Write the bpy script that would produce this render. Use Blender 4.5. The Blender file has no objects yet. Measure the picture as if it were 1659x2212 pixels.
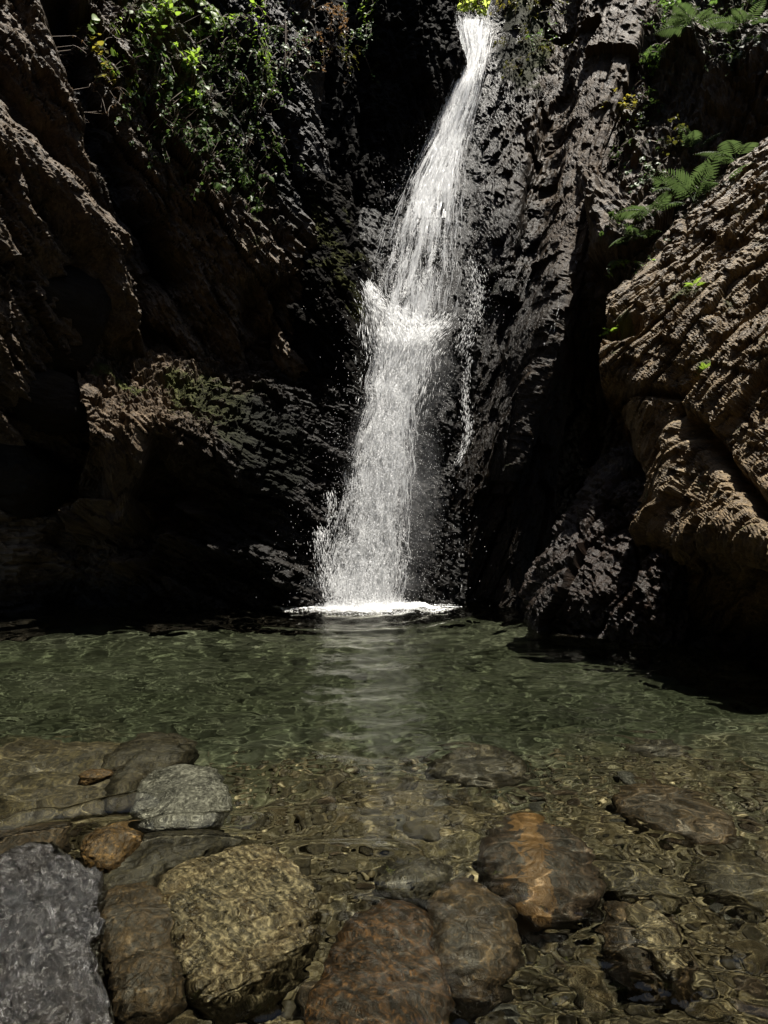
import bpy, math, random
import numpy as np
from mathutils import Vector, Matrix
from mathutils.bvhtree import BVHTree

S = bpy.context.scene
COL = S.collection
R = math.radians

# ------------------------------------------------------------------ camera
CAM_H = 1.4
FPX, CX, CY = 1228.0, 829.5, 1106.0            # focal length and centre of a 1659 x 2212 picture
cam = bpy.data.cameras.new('camera')
cam.sensor_fit = 'VERTICAL'
cam.sensor_height = 24.0
cam.lens = 24.0 * FPX / 2212.0
cam.clip_start = 0.05
cam.clip_end = 500.0
cam_ob = bpy.data.objects.new('camera', cam)
cam_ob.location = (0, 0, CAM_H)
cam_ob.rotation_euler = (R(90), 0, 0)
COL.objects.link(cam_ob)
S.camera = cam_ob

# ------------------------------------------------------------------ light
SUN_DIR = Vector((0.20, -0.06, 0.97)).normalized()      # from the pool towards the sun
elev = math.asin(SUN_DIR.z)
azim = math.atan2(SUN_DIR.x, SUN_DIR.y)
w = bpy.data.worlds.new('World')
S.world = w
w.use_nodes = True
nt = w.node_tree
sky = nt.nodes.new('ShaderNodeTexSky')
sky.sky_type = 'NISHITA'
sky.sun_disc = False
sky.sun_elevation = elev
sky.sun_rotation = azim
bg = nt.nodes['Background']
nt.links.new(sky.outputs['Color'], bg.inputs['Color'])
bg.inputs['Strength'].default_value = 0.05
sun = bpy.data.lights.new('sun', 'SUN')
sun.energy = 5.0
sun.cycles.is_caustics_light = True
sun.angle = R(0.53)
sun.color = (1.0, 0.95, 0.86)
sun_ob = bpy.data.objects.new('sun', sun)
sun_ob.rotation_euler = (-SUN_DIR).to_track_quat('-Z', 'Y').to_euler()
sun_ob.location = (-6, 4, 25)
COL.objects.link(sun_ob)

S.view_settings.view_transform = 'Standard'
S.view_settings.look = 'None'
S.view_settings.gamma = 1.0
S.view_settings.exposure = 1.5
S.render.engine = 'CYCLES'
S.cycles.use_denoising = True
S.cycles.max_bounces = 9
S.cycles.diffuse_bounces = 5
S.cycles.glossy_bounces = 3
S.cycles.transmission_bounces = 4
S.cycles.volume_bounces = 0
S.cycles.transparent_max_bounces = 40
S.cycles.caustics_reflective = False
S.cycles.caustics_refractive = True
S.cycles.sample_clamp_indirect = 4.0

rnd = random.Random(7)
rs = np.random.RandomState(11)


def P(dx, dy, D):
    """A point D metres ahead that stands where the photograph shows (dx, dy)."""
    return ((dx - CX) / FPX * D, D, CAM_H - (dy - CY) / FPX * D)


def PA(a):
    a = np.asarray(a, float)
    return np.stack([(a[..., 0] - CX) / FPX * a[..., 2], a[..., 2], CAM_H - (a[..., 1] - CY) / FPX * a[..., 2]], -1)


def ground(dx, dy, z=0.0):
    """the point at height z that the photograph shows at (dx, dy); below the water line seen through the surface"""
    d = np.array([(dx - CX) / FPX, 1.0, -(dy - CY) / FPX])
    zs = max(z, 0.0)
    q = np.array([0, 0, CAM_H]) + d * ((zs - CAM_H) / d[2])
    if z < 0:
        d = d / np.linalg.norm(d)
        e = 1 / 1.333
        c = -d[2]
        t = e * d + np.array([0, 0, e * c - math.sqrt(1 - e * e * (1 - c * c))])
        q = q + t * (z / t[2])
    return tuple(q)


def proj(V):
    D = np.maximum(V[:, 1], 0.05)
    return np.stack([CX + V[:, 0] / D * FPX, CY - (V[:, 2] - CAM_H) / D * FPX], 1)


# ------------------------------------------------------------------ noise
def _hash(ix, iy, iz, s):
    h = (ix.astype(np.uint32) * np.uint32(0x8da6b343)) ^ (iy.astype(np.uint32) * np.uint32(0xd8163841)) ^ (iz.astype(np.uint32) * np.uint32(0xcb1ab31f)) ^ np.uint32((s * 0x9e3779b1 + 0x1234567) & 0xffffffff)
    h ^= h >> np.uint32(15)
    h *= np.uint32(0x2c1b3c6d)
    h ^= h >> np.uint32(12)
    h *= np.uint32(0x297a2d39)
    h ^= h >> np.uint32(15)
    return h


def _f(h):
    return h.astype(np.float64) / 4294967295.0


def noise(p, s=0):
    i = np.floor(p).astype(np.int64)
    f = p - i
    u = f * f * f * (f * (f * 6 - 15) + 10)
    out = 0
    for dx in (0, 1):
        wx = u[:, 0] if dx else 1 - u[:, 0]
        for dy in (0, 1):
            wy = u[:, 1] if dy else 1 - u[:, 1]
            for dz in (0, 1):
                wz = u[:, 2] if dz else 1 - u[:, 2]
                h = _hash(i[:, 0] + dx, i[:, 1] + dy, i[:, 2] + dz, s)
                gx = ((h & np.uint32(1023)).astype(np.float64) / 511.5 - 1)
                gy = (((h >> np.uint32(10)) & np.uint32(1023)).astype(np.float64) / 511.5 - 1)
                gz = (((h >> np.uint32(20)) & np.uint32(1023)).astype(np.float64) / 511.5 - 1)
                out = out + wx * wy * wz * (gx * (f[:, 0] - dx) + gy * (f[:, 1] - dy) + gz * (f[:, 2] - dz))
    return out * 1.3


def fbm(p, o=4, s=0, g=0.5):
    a, t = 1.0, 0
    for k in range(o):
        t = t + a * noise(p * (2.03 ** k), s + k * 17)
        a *= g
    return t


def ridged(p, o=4, s=0, g=0.5):
    a, t = 1.0, 0
    for k in range(o):
        t = t + a * (1 - 2 * np.abs(noise(p * (2.07 ** k), s + k * 31)))
        a *= g
    return t


def worley(p, s=0):
    """distance to the nearest and second feature point, random value of the nearest cell, its id offsets"""
    i = np.floor(p).astype(np.int64)
    n = len(p)
    d1 = np.full(n, 9.0); d2 = np.full(n, 9.0); val = np.zeros(n); tl = np.zeros((n, 3))
    for dx in (-1, 0, 1):
        for dy in (-1, 0, 1):
            for dz in (-1, 0, 1):
                c0, c1, c2 = i[:, 0] + dx, i[:, 1] + dy, i[:, 2] + dz
                a = _f(_hash(c0, c1, c2, s)); b = _f(_hash(c0, c1, c2, s + 1)); c = _f(_hash(c0, c1, c2, s + 2))
                v = np.stack([c0 + a - p[:, 0], c1 + b - p[:, 1], c2 + c - p[:, 2]], 1)
                d = np.sqrt((v * v).sum(1))
                m = d < d1
                d2 = np.where(m, d1, np.minimum(d2, d))
                d1 = np.where(m, d, d1)
                val = np.where(m, (a * 7.31 + b * 3.17 + c * 5.77) % 1.0, val)
                tl = np.where(m[:, None], v, tl)
    return d1, d2, val, tl


def smooth(a, b, x):
    t = np.clip((x - a) / (b - a + 1e-9), 0, 1)
    return t * t * (3 - 2 * t)


def strata(fol, t, L, seed, tilt=0.8, lap=0.0):
    """layers of thickness t across the lineation, broken into pieces about L long: sharp-edged, each piece standing proud by its own amount"""
    c = fol[:, 1] / t + 0.2 * fol[:, 2] / t
    k = np.floor(c); f = c - k
    kk = k.astype(np.int64)
    o = _f(_hash(kk, 0 * kk, 0 * kk, seed))
    g = fol[:, 0] / (L * (0.5 + o)) + o * 17
    gi = np.floor(g).astype(np.int64)
    v = _f(_hash(kk, gi, 0 * kk, seed + 1))
    sgn = np.where(_f(_hash(kk, gi, 0 * kk, seed + 2)) < 0.7, 1.0, -0.6)
    gf = g - gi
    return (v - 0.5) + tilt * sgn * (f - 0.5) + lap * (gf - 0.5) - 0.35 * smooth(0.9, 1.0, gf) - 0.35 * smooth(0.86, 1.0, f)


# ------------------------------------------------------------------ meshes
def make_mesh(name, V, F, attrs=None, flat=False):
    V = np.ascontiguousarray(V, np.float32)
    F = np.ascontiguousarray(F, np.int32)
    me = bpy.data.meshes.new(name)
    k = F.shape[1]
    me.vertices.add(len(V)); me.vertices.foreach_set('co', V.ravel())
    me.loops.add(F.size); me.loops.foreach_set('vertex_index', F.ravel())
    me.polygons.add(len(F))
    me.polygons.foreach_set('loop_start', np.arange(0, F.size, k, dtype=np.int32))
    me.update(calc_edges=True)
    me.polygons.foreach_set('use_smooth', np.full(len(F), not flat))
    for n, a in (attrs or {}).items():
        a = np.asarray(a, np.float32)
        if a.ndim == 2:
            me.attributes.new(n, 'FLOAT_VECTOR', 'POINT').data.foreach_set('vector', a.ravel())
        else:
            me.attributes.new(n, 'FLOAT', 'POINT').data.foreach_set('value', a.ravel())
    me.update()
    return me


def link(name, me, mat=None, parent=None, label=None, cat=None, group=None, kind=None):
    o = bpy.data.objects.new(name, me)
    COL.objects.link(o)
    if mat is not None and me is not None and len(me.materials) == 0:
        me.materials.append(mat)
    if parent is not None:
        o.parent = parent
    if label: o['label'] = label
    if cat: o['category'] = cat
    if group: o['group'] = group
    if kind: o['kind'] = kind
    return o


def grid_faces(nu, nv):
    i = np.arange(nu * nv).reshape(nu, nv)
    return np.stack([i[:-1, :-1], i[1:, :-1], i[1:, 1:], i[:-1, 1:]], -1).reshape(-1, 4)


def crom(a, t):
    """Catmull-Rom along axis 0 of control rows a at parameters t in 0..n-1"""
    n = len(a)
    i = np.clip(np.floor(t).astype(int), 0, n - 2)
    f = (t - i).reshape(-1, *([1] * (a.ndim - 1)))
    p0 = np.where((i > 0).reshape(f.shape), a[np.maximum(i - 1, 0)], 2 * a[i] - a[i + 1])
    p1, p2 = a[i], a[i + 1]
    p3 = np.where((i < n - 2).reshape(f.shape), a[np.minimum(i + 2, n - 1)], 2 * a[i + 1] - a[i])
    return 0.5 * (2 * p1 + (p2 - p0) * f + (2 * p0 - 5 * p1 + 4 * p2 - p3) * f ** 2 + (3 * p1 - p0 - 3 * p2 + p3) * f ** 3)


def even_params(a, step):
    """parameters along axis 0 that space the samples evenly (mean chord length)"""
    t = np.linspace(0, len(a) - 1, 40 * len(a))
    c = crom(a, t)
    L = np.sqrt(((c[1:] - c[:-1]) ** 2).sum(-1))
    while L.ndim > 1:
        L = L.mean(-1)
    s = np.concatenate([[0], np.cumsum(L)])
    n = max(8, int(s[-1] / step))
    return np.interp(np.linspace(0, s[-1], n), s, t)


def normals(G):
    du = np.gradient(G, axis=0); dv = np.gradient(G, axis=1)
    n = np.cross(du, dv)
    n /= np.linalg.norm(n, axis=-1, keepdims=True) + 1e-9
    return n


WALLS = []           # (V, F) of rock, for resting plants on it


def feature(uv, line, width):
    """0..1 weight of nearness to a polyline drawn in picture units"""
    best = np.full(len(uv), 1e9)
    L = np.asarray(line, float)
    for a, b in zip(L[:-1], L[1:]):
        d = b - a
        t = np.clip(((uv - a) @ d) / (d @ d), 0, 1)
        q = a + t[:, None] * d
        best = np.minimum(best, np.sqrt(((uv - q) ** 2).sum(1)))
    return np.exp(-(best / width) ** 2)


FALL = np.array([  # y, left, right, distance of the falling water
    (10, 980, 1066, 12.4), (25, 980, 1066, 12.25), (60, 984, 1062, 11.9), (110, 1000, 1054, 11.6), (180, 978, 1036, 11.2), (290, 938, 1008, 10.9),
    (370, 900, 992, 10.5), (480, 852, 982, 10.0), (600, 812, 972, 9.6), (690, 800, 962, 9.35), (780, 805, 918, 9.08), (880, 790, 898, 8.88),
    (1000, 755, 892, 8.72), (1100, 742, 880, 8.58), (1200, 715, 874, 8.44), (1300, 697, 864, 8.32), (1330, 692, 864, 8.28)], float)


def fall_at(y):
    return [np.interp(y, FALL[:, 0], FALL[:, k]) for k in (1, 2, 3)]


def wall(name, rows, mat, lin, step=0.022, amp=(0.22, 0.10, 0.05, 0.018), stretch=4.0, seed=0, feats=(), kind='structure', label=None, cat=None, moss=(), mossbase=0.0, wet_and_shade=None, flip=False, cell=(0.55, 0.17), clear_fall=False, grainy=1.0, painted_shade=(), seg=1.0, lapped=1.2, slabs=0.0, slab_t=0.7):
    """A rock face lofted through control points (picture x, picture y, distance), broken into
    slabs and grain along the lineation lin ((x,y,D),(x,y,D))."""
    C = PA(rows)
    tu = even_params(C, step)
    C1 = crom(C, tu)
    C1 = np.swapaxes(C1, 0, 1)
    tv = even_params(C1, step)
    G = np.swapaxes(crom(C1, tv), 0, 1)                  # rows x cols x 3
    N = normals(G)
    nu, nv = G.shape[:2]
    mid = G[nu // 2, nv // 2]
    if (np.array([0, 0, CAM_H]) - mid) @ N[nu // 2, nv // 2] < 0:
        N = -N
    V = G.reshape(-1, 3); n = N.reshape(-1, 3)
    # local rock axes
    a = np.array(P(*lin[1])) - np.array(P(*lin[0])); a /= np.linalg.norm(a)
    m = n.mean(0); m -= (m @ a) * a; m /= np.linalg.norm(m)
    c = np.cross(m, a)
    fol = np.stack([V @ a, V @ c, V @ m], 1)
    q = fol * np.array([1 / stretch, 1, 0.35])
    q = q + 0.22 * np.stack([fbm(V * 0.9, 2, seed + 61), fbm(V * 0.9, 2, seed + 62), fbm(V * 0.9, 2, seed + 63)], 1)
    uv = proj(V)
    d = amp[0] * ridged(q * 0.75, 3, seed + 1)
    # two generations of slabs: a cell is a slab that stands proud by its own amount and is tilted its own way
    for k, sc in enumerate(cell):
        d1, d2, val, tl = worley(q / sc, seed + 5 + 9 * k)
        tilt = tl[:, 1] * (np.sin(val * 40)) * 0.9 + tl[:, 0] * np.cos(val * 57) * 0.4
        crack = 1 - smooth(0.0, 0.10, d2 - d1)
        d = d + amp[1 + k] * ((val - 0.5) * 1.5 + tilt * 0.8 - 0.45 * crack)
    wf = fol + np.stack([0 * d, 0.07 * fbm(V * 1.1, 3, seed + 40) + 0.020 * fbm(V * 7, 2, seed + 41), 0.05 * fbm(V * 1.1, 2, seed + 42)], 1)
    lap = -lapped * (1 if a[2] > 0 else -1)                # pieces overlap like shingles, the lower end proud
    patchy = 0.6 + 0.6 * smooth(-0.35, 0.45, fbm(q * np.array([1.2, .8, 1]), 3, seed + 45))
    if slabs:
        d = d + slabs * strata(wf + 0.12 * np.stack([0 * d, fbm(V * .5, 2, seed + 47), 0 * d], 1), slab_t, 3.5, seed + 48, 0.9, 0.5 * lap)
    d = d + grainy * (0.050 * strata(wf, 0.24, 1.0 * seg, seed + 50, 0.7, lap) + patchy * (0.050 * strata(wf, 0.10, 0.36 * seg, seed + 53, 0.8, lap) + 0.030 * strata(wf, 0.048, 0.17 * seg, seed + 56, 0.8, lap)))
    d = d + amp[3] * (ridged(q * np.array([7, 11, 11]), 3, seed + 3, 0.6)) + 0.5 * amp[3] * fbm(V * 22, 2, seed + 4)
    for (line, width, am) in feats:
        d = d + am * feature(uv + 9 * np.stack([noise(V * 2.5, seed + 71), noise(V * 2.5, seed + 72)], 1) * 2, line, width)
    Vd = V + n * d[:, None]
    if clear_fall:
        u2 = proj(Vd)
        xl, xr, Df = fall_at(u2[:, 1])
        near = smooth(-60, -10, u2[:, 0] - xl) * (1 - smooth(10, 60, u2[:, 0] - xr))
        lim = Df + 0.12
        push = np.maximum(lim - Vd[:, 1], 0) * near
        Vd = Vd * (1 + (push / np.maximum(Vd[:, 1], 1))[:, None]) if False else Vd + np.stack([0 * push, push, 0 * push], 1)
    N2 = normals(Vd.reshape(nu, nv, 3)).reshape(-1, 3)
    if (N2 * n).sum() < 0: N2 = -N2
    mo = np.full(len(V), mossbase)
    for (line, width, am) in moss:
        mo = mo + am * feature(uv, line, width)
    mo = np.clip(mo * (0.55 + 0.9 * np.clip(N2[:, 2] * 0.6 + 0.4, 0, 1)) + 0.45 * fbm(V * 3.5, 3, seed + 91) * (mo > 0.02), 0, 1)
    if wet_and_shade is None:
        u2 = proj(Vd)
        xl, xr, Df = fall_at(np.clip(u2[:, 1], 10, 1330))
        dist = np.maximum(np.maximum(xl - u2[:, 0], u2[:, 0] - xr), 0)
        we = 1 - smooth(np.interp(u2[:, 1], [0, 400, 700, 1300], [20, 60, 150, 260]), np.interp(u2[:, 1], [0, 400, 800, 1300], [140, 250, 480, 560]), dist + 60 * noise(V * 1.7, seed + 33))
        we = np.maximum(we, 1 - smooth(0.15, 0.7, Vd[:, 2] + 0.25 * noise(V * 2, seed + 34)))
    else:
        we = np.full(len(V), float(wet_and_shade))
        we = np.maximum(we, 1 - smooth(0.1, 0.6, Vd[:, 2] + 0.25 * noise(V * 2, seed + 34)))
    for (line, width, am) in painted_shade:                       # shade painted as dark streaks in the wet mask
        we = np.clip(we + am * feature(uv + 20 * np.stack([noise(V * 1.5, seed + 73), noise(V * 1.5, seed + 74)], 1), line, width), 0, 1)
    F = grid_faces(nu, nv)
    if ((np.cross(Vd[F[:, 1]] - Vd[F[:, 0]], Vd[F[:, 3]] - Vd[F[:, 0]]) * N2[F[:, 0]]).sum()) < 0:
        F = F[:, ::-1]
    me = make_mesh(name, Vd, F, {'fol': fol, 'moss': mo, 'wet': we}, flat=True)
    WALLS.append((Vd, F))
    return link(name, me, mat, None, label, cat, None, kind)


# ------------------------------------------------------------------ materials
class NB:
    def __init__(self, name):
        self.m = bpy.data.materials.new(name)
        self.m.use_nodes = True
        self.t = self.m.node_tree
        self.t.nodes.clear()
        self.out = self.t.nodes.new('ShaderNodeOutputMaterial')

    def n(self, typ, **k):
        o = self.t.nodes.new(typ)
        for a, b in k.items():
            setattr(o, a, b)
        return o

    def l(self, a, b):
        self.t.links.new(a, b)

    def inp(self, node, key, v):
        if hasattr(v, 'is_linked'):
            self.l(v, node.inputs[key])
        elif v is not None:
            node.inputs[key].default_value = v

    def attr(self, name):
        return self.n('ShaderNodeAttribute', attribute_name=name)

    def vmul(self, v, xyz):
        o = self.n('ShaderNodeVectorMath', operation='MULTIPLY')
        self.l(v, o.inputs[0]); o.inputs[1].default_value = xyz
        return o.outputs[0]

    def noise(self, v, scale, detail=5.0, rough=0.55, dist=0.0):
        o = self.n('ShaderNodeTexNoise')
        self.l(v, o.inputs['Vector'])
        o.inputs['Scale'].default_value = scale
        o.inputs['Detail'].default_value = detail
        o.inputs['Roughness'].default_value = rough
        o.inputs['Distortion'].default_value = dist
        return o.outputs['Fac']

    def voronoi(self, v, scale, feature='F1'):
        o = self.n('ShaderNodeTexVoronoi', feature=feature)
        self.l(v, o.inputs['Vector'])
        o.inputs['Scale'].default_value = scale
        return o

    def ramp(self, f, stops):
        o = self.n('ShaderNodeValToRGB')
        self.l(f, o.inputs['Fac'])
        e = o.color_ramp.elements
        while len(e) < len(stops): e.new(0.5)
        for k, (p, c) in enumerate(stops):
            e[k].position = p
            e[k].color = (c if isinstance(c, tuple) else (c, c, c)) + (1,)
        return o.outputs['Color']

    def mix(self, f, a, b, typ='MIX'):
        o = self.n('ShaderNodeMix', data_type='RGBA', blend_type=typ)
        self.inp(o, 0, f)
        for idx, v in ((6, a), (7, b)):
            if isinstance(v, tuple): o.inputs[idx].default_value = v + (1,)
            else: self.l(v, o.inputs[idx])
        return o.outputs[2]

    def math(self, op, a, b=0.0, clamp=False):
        o = self.n('ShaderNodeMath', operation=op, use_clamp=clamp)
        self.inp(o, 0, a); self.inp(o, 1, b)
        return o.outputs[0]

    def bump(self, h, strength, dist, normal=None):
        o = self.n('ShaderNodeBump')
        self.l(h, o.inputs['Height'])
        o.inputs['Strength'].default_value = strength
        o.inputs['Distance'].default_value = dist
        if normal is not None: self.l(normal, o.inputs['Normal'])
        return o.outputs['Normal']


def rock_material(name, dark, light, stain, stain_amt=0.5, moss_col=((0.020, 0.028, 0.006), (0.085, 0.085, 0.018)), rough=(0.55, 0.85), wetrough=0.32, wet_shade_dark=0.42, grain=1.0, spec=0.38):
    b = NB(name)
    fol = b.attr('fol').outputs['Vector']
    geo = b.n('ShaderNodeNewGeometry').outputs['Position']
    g1 = b.noise(b.vmul(fol, (2.2, 11, 11)), 1.0 * grain, 7, 0.62, 0.5)
    g2 = b.noise(b.vmul(fol, (9, 42, 42)), 1.0 * grain, 5, 0.6)
    big = b.noise(geo, 0.9, 4, 0.55, 0.6)
    blot = b.noise(geo, 4.5, 6, 0.6, 0.4)
    col = b.ramp(g1, [(0.28, dark), (0.48, tuple(0.5 * (x + y) for x, y in zip(dark, light))), (0.72, light)])
    sfac = b.ramp(b.math('MULTIPLY', big, blot), [(0.16, 0.0), (0.36, 1.0)])
    col = b.mix(b.math('MULTIPLY', sfac, stain_amt), col, stain)
    col = b.mix(b.ramp(g2, [(0.30, 0.75), (0.55, 0.0)]), col, tuple(0.35 * x for x in dark))
    col = b.mix(b.ramp(b.noise(geo, 38, 3, 0.6), [(0.60, 0.0), (0.74, 0.55)]), col, tuple(min(1, 1.7 * x) for x in light))
    mossf = b.attr('moss').outputs['Fac']
    mcol = b.mix(b.noise(geo, 30, 3, 0.6), moss_col[0], moss_col[1])
    mf = b.ramp(b.math('ADD', mossf, b.math('MULTIPLY', b.math('SUBTRACT', b.noise(geo, 14, 5, 0.65), 0.5), 0.9)), [(0.40, 0.0), (0.58, 1.0)])
    col = b.mix(mf, col, mcol)
    wet = b.attr('wet').outputs['Fac']  # mask of wet rock and painted shade together
    wet_shade_col = b.mix(1.0, col, (wet_shade_dark, wet_shade_dark, wet_shade_dark), 'MULTIPLY')
    col = b.mix(wet, col, wet_shade_col)
    p = b.n('ShaderNodeBsdfPrincipled')
    b.l(col, p.inputs['Base Color'])
    r = b.ramp(blot, [(0.35, rough[0]), (0.65, rough[1])])
    r = b.mix(wet, r, (wetrough,) * 3)
    r = b.mix(mf, r, (0.8,) * 3)
    b.l(r, p.inputs['Roughness'])
    p.inputs['Specular IOR Level'].default_value = spec
    h = b.math('ADD', b.math('MULTIPLY', g1, 1.0), b.math('MULTIPLY', g2, 0.45))
    h = b.math('ADD', h, b.math('MULTIPLY', b.noise(geo, 60, 4, 0.6), 0.30))
    h = b.math('ADD', h, b.math('MULTIPLY', b.math('MULTIPLY', mf, b.noise(geo, 90, 2, 0.6)), 0.5))
    b.l(b.bump(h, 0.9, 0.05), p.inputs['Normal'])
    b.l(p.outputs[0], b.out.inputs['Surface'])
    return b.m


M = {}
M['left'] = rock_material('schist_brown', (0.008, 0.0057, 0.0035), (0.175, 0.130, 0.085), (0.05, 0.029, 0.012), 0.55, rough=(0.42, 0.7), wet_shade_dark=0.06, wetrough=0.55, spec=0.2)
M['right'] = rock_material('schist_tan', (0.0117, 0.008096, 0.0041), (0.243, 0.176, 0.0943), (0.099, 0.05808, 0.01968), 0.55, wet_shade_dark=0.08, rough=(0.4, 0.65), spec=0.28, wetrough=0.3)
M['rib'] = rock_material('schist_dark_rib', (0.0054, 0.003528, 0.0018), (0.0882, 0.05628, 0.02736), (0.045, 0.02436, 0.00792), 0.6, wet_shade_dark=0.14, rough=(0.45, 0.7), spec=0.13, wetrough=0.35)
M['back'] = rock_material('schist_wet', (0.005, 0.0046, 0.0036), (0.025, 0.02162, 0.0168), (0.016, 0.01104, 0.0064), 0.4, wetrough=0.42, wet_shade_dark=0.3, spec=0.16)
M['foot'] = rock_material('schist_rust', (0.003, 0.0021, 0.0012), (0.027, 0.0156, 0.0078), (0.03, 0.0114, 0.003), 0.6, wetrough=0.3, wet_shade_dark=0.35, spec=0.3)
M['recess'] = rock_material('shaded_dark_rock', (0.005, 0.0045, 0.004), (0.022, 0.019, 0.015), (0.014, 0.010, 0.006), 0.4, wetrough=0.75, wet_shade_dark=0.4, spec=0.04)  # near-black, dull rock with the shade of the recess put into its colour
M['smooth'] = rock_material('boulder_brown', (0.0077, 0.00605, 0.00385), (0.022, 0.0176, 0.01155), (0.01815, 0.01155, 0.0055), 0.5, grain=0.6, spec=0.12, rough=(0.7, 0.9))

# ------------------------------------------------------------------ rock walls
def rows_of(xs, table):
    """table: list of (y, [D per column]) or (y, [x per column], [D per column])"""
    out = []
    for r in table:
        if len(r) == 2:
            out.append([(x, r[0], d) for x, d in zip(xs, r[1])])
        else:
            out.append([(x, r[0], d) for x, d in zip(r[1], r[2])])
    return out


# left wall: faces right and towards the camera, leaning back
wall('rock_wall_left', rows_of([-300, -140, 0, 150, 300, 450, 580, 650, 690], [
    (-300, [6.2, 7.1, 7.9, 8.4, 9.0, 9.8, 10.5, 11.0, 12.0]),
    (0, [5.8, 6.7, 7.4, 7.9, 8.5, 9.2, 9.9, 10.4, 11.4]),
    (250, [5.6, 6.4, 7.0, 7.6, 8.3, 8.9, 9.5, 9.9, 10.9]),
    (500, [5.5, 6.2, 6.8, 7.5, 8.3, 8.8, 9.2, 9.5, 10.3]),
    (750, [5.6, 6.3, 6.9, 7.7, 8.7, 9.0, 9.3, 9.5, 10.1]),
    (950, [5.9, 6.6, 7.3, 8.4, 9.5, 9.7, 9.9, 10.0, 10.2])]),
    M['left'], ((0, 140, 7.2), (320, 560, 7.5)), step=0.029, amp=(0.09, 0.05, 0.02, 0.010), stretch=9.0, seed=100, wet_and_shade=0.12, mossbase=0.10, seg=1.6, grainy=1.2,
    slabs=0.30, slab_t=0.62,
    feats=[([(120, 0), (165, 190), (300, 500), (345, 590)], 36, -0.55), ([(-40, 130), (60, 250), (180, 400), (250, 480)], 22, -0.3),
           ([(270, 560), (300, 700), (380, 790)], 22, -0.4), ([(545, 640), (560, 760), (590, 860)], 26, -0.5),
           ([(-40, 270), (120, 420), (225, 560), (250, 690)], 46, 0.40), ([(50, -60), (100, 100), (170, 250)], 30, 0.30)],
    moss=[([(290, 0), (380, 180), (560, 420)], 80, 0.5)],
    painted_shade=[([(560, -300), (560, 0), (600, 250), (650, 430)], 95, 1.0), ([(130, 0), (200, 230), (330, 560)], 45, 0.9), ([(480, -200), (500, 100), (540, 300)], 70, 0.9)])  # dark streaks paint shade into the gully and the inner wall

# the recess right of it, its deep shade painted in, and the dark column left of the upper fall
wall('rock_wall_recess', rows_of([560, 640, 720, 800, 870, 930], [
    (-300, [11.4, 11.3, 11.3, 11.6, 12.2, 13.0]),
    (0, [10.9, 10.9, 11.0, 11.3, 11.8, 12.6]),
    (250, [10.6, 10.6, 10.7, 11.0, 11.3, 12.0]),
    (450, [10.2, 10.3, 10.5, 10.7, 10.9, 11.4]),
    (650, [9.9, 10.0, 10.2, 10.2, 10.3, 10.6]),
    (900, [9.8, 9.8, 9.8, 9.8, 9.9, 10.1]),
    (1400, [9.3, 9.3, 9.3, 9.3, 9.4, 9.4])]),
    M['recess'], ((700, 600, 10.3), (740, 100, 11)), step=0.042, stretch=5, seed=200, clear_fall=True, grainy=0.5, wet_and_shade=1.0)  # the full wet mask only deepens the painted shade here
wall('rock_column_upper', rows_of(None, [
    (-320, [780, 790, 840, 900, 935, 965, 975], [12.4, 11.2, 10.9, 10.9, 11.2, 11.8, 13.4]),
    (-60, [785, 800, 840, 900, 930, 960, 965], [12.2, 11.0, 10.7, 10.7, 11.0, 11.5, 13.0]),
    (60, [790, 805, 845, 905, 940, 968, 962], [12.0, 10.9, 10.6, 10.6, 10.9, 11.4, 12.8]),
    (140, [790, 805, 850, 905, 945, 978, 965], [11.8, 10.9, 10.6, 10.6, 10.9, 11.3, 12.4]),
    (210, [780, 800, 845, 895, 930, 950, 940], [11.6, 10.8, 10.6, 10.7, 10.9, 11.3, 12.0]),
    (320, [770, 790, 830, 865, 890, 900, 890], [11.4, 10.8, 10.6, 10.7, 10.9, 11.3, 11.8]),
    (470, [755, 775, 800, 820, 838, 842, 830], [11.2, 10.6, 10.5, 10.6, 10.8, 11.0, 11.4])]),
    M['recess'], ((900, 0, 10.7), (930, 300, 10.7)), step=0.032, amp=(0.12, 0.08, 0.05, 0.02), stretch=6, seed=210, wet_and_shade=0.3,
    painted_shade=[([(840, -300), (850, 0), (840, 250), (820, 460)], 85, 0.9)],  # shade painted down the middle, leaving the right edge lighter
    moss=[([(790, -60), (810, 60), (800, 160)], 40, 0.5)])

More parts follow.
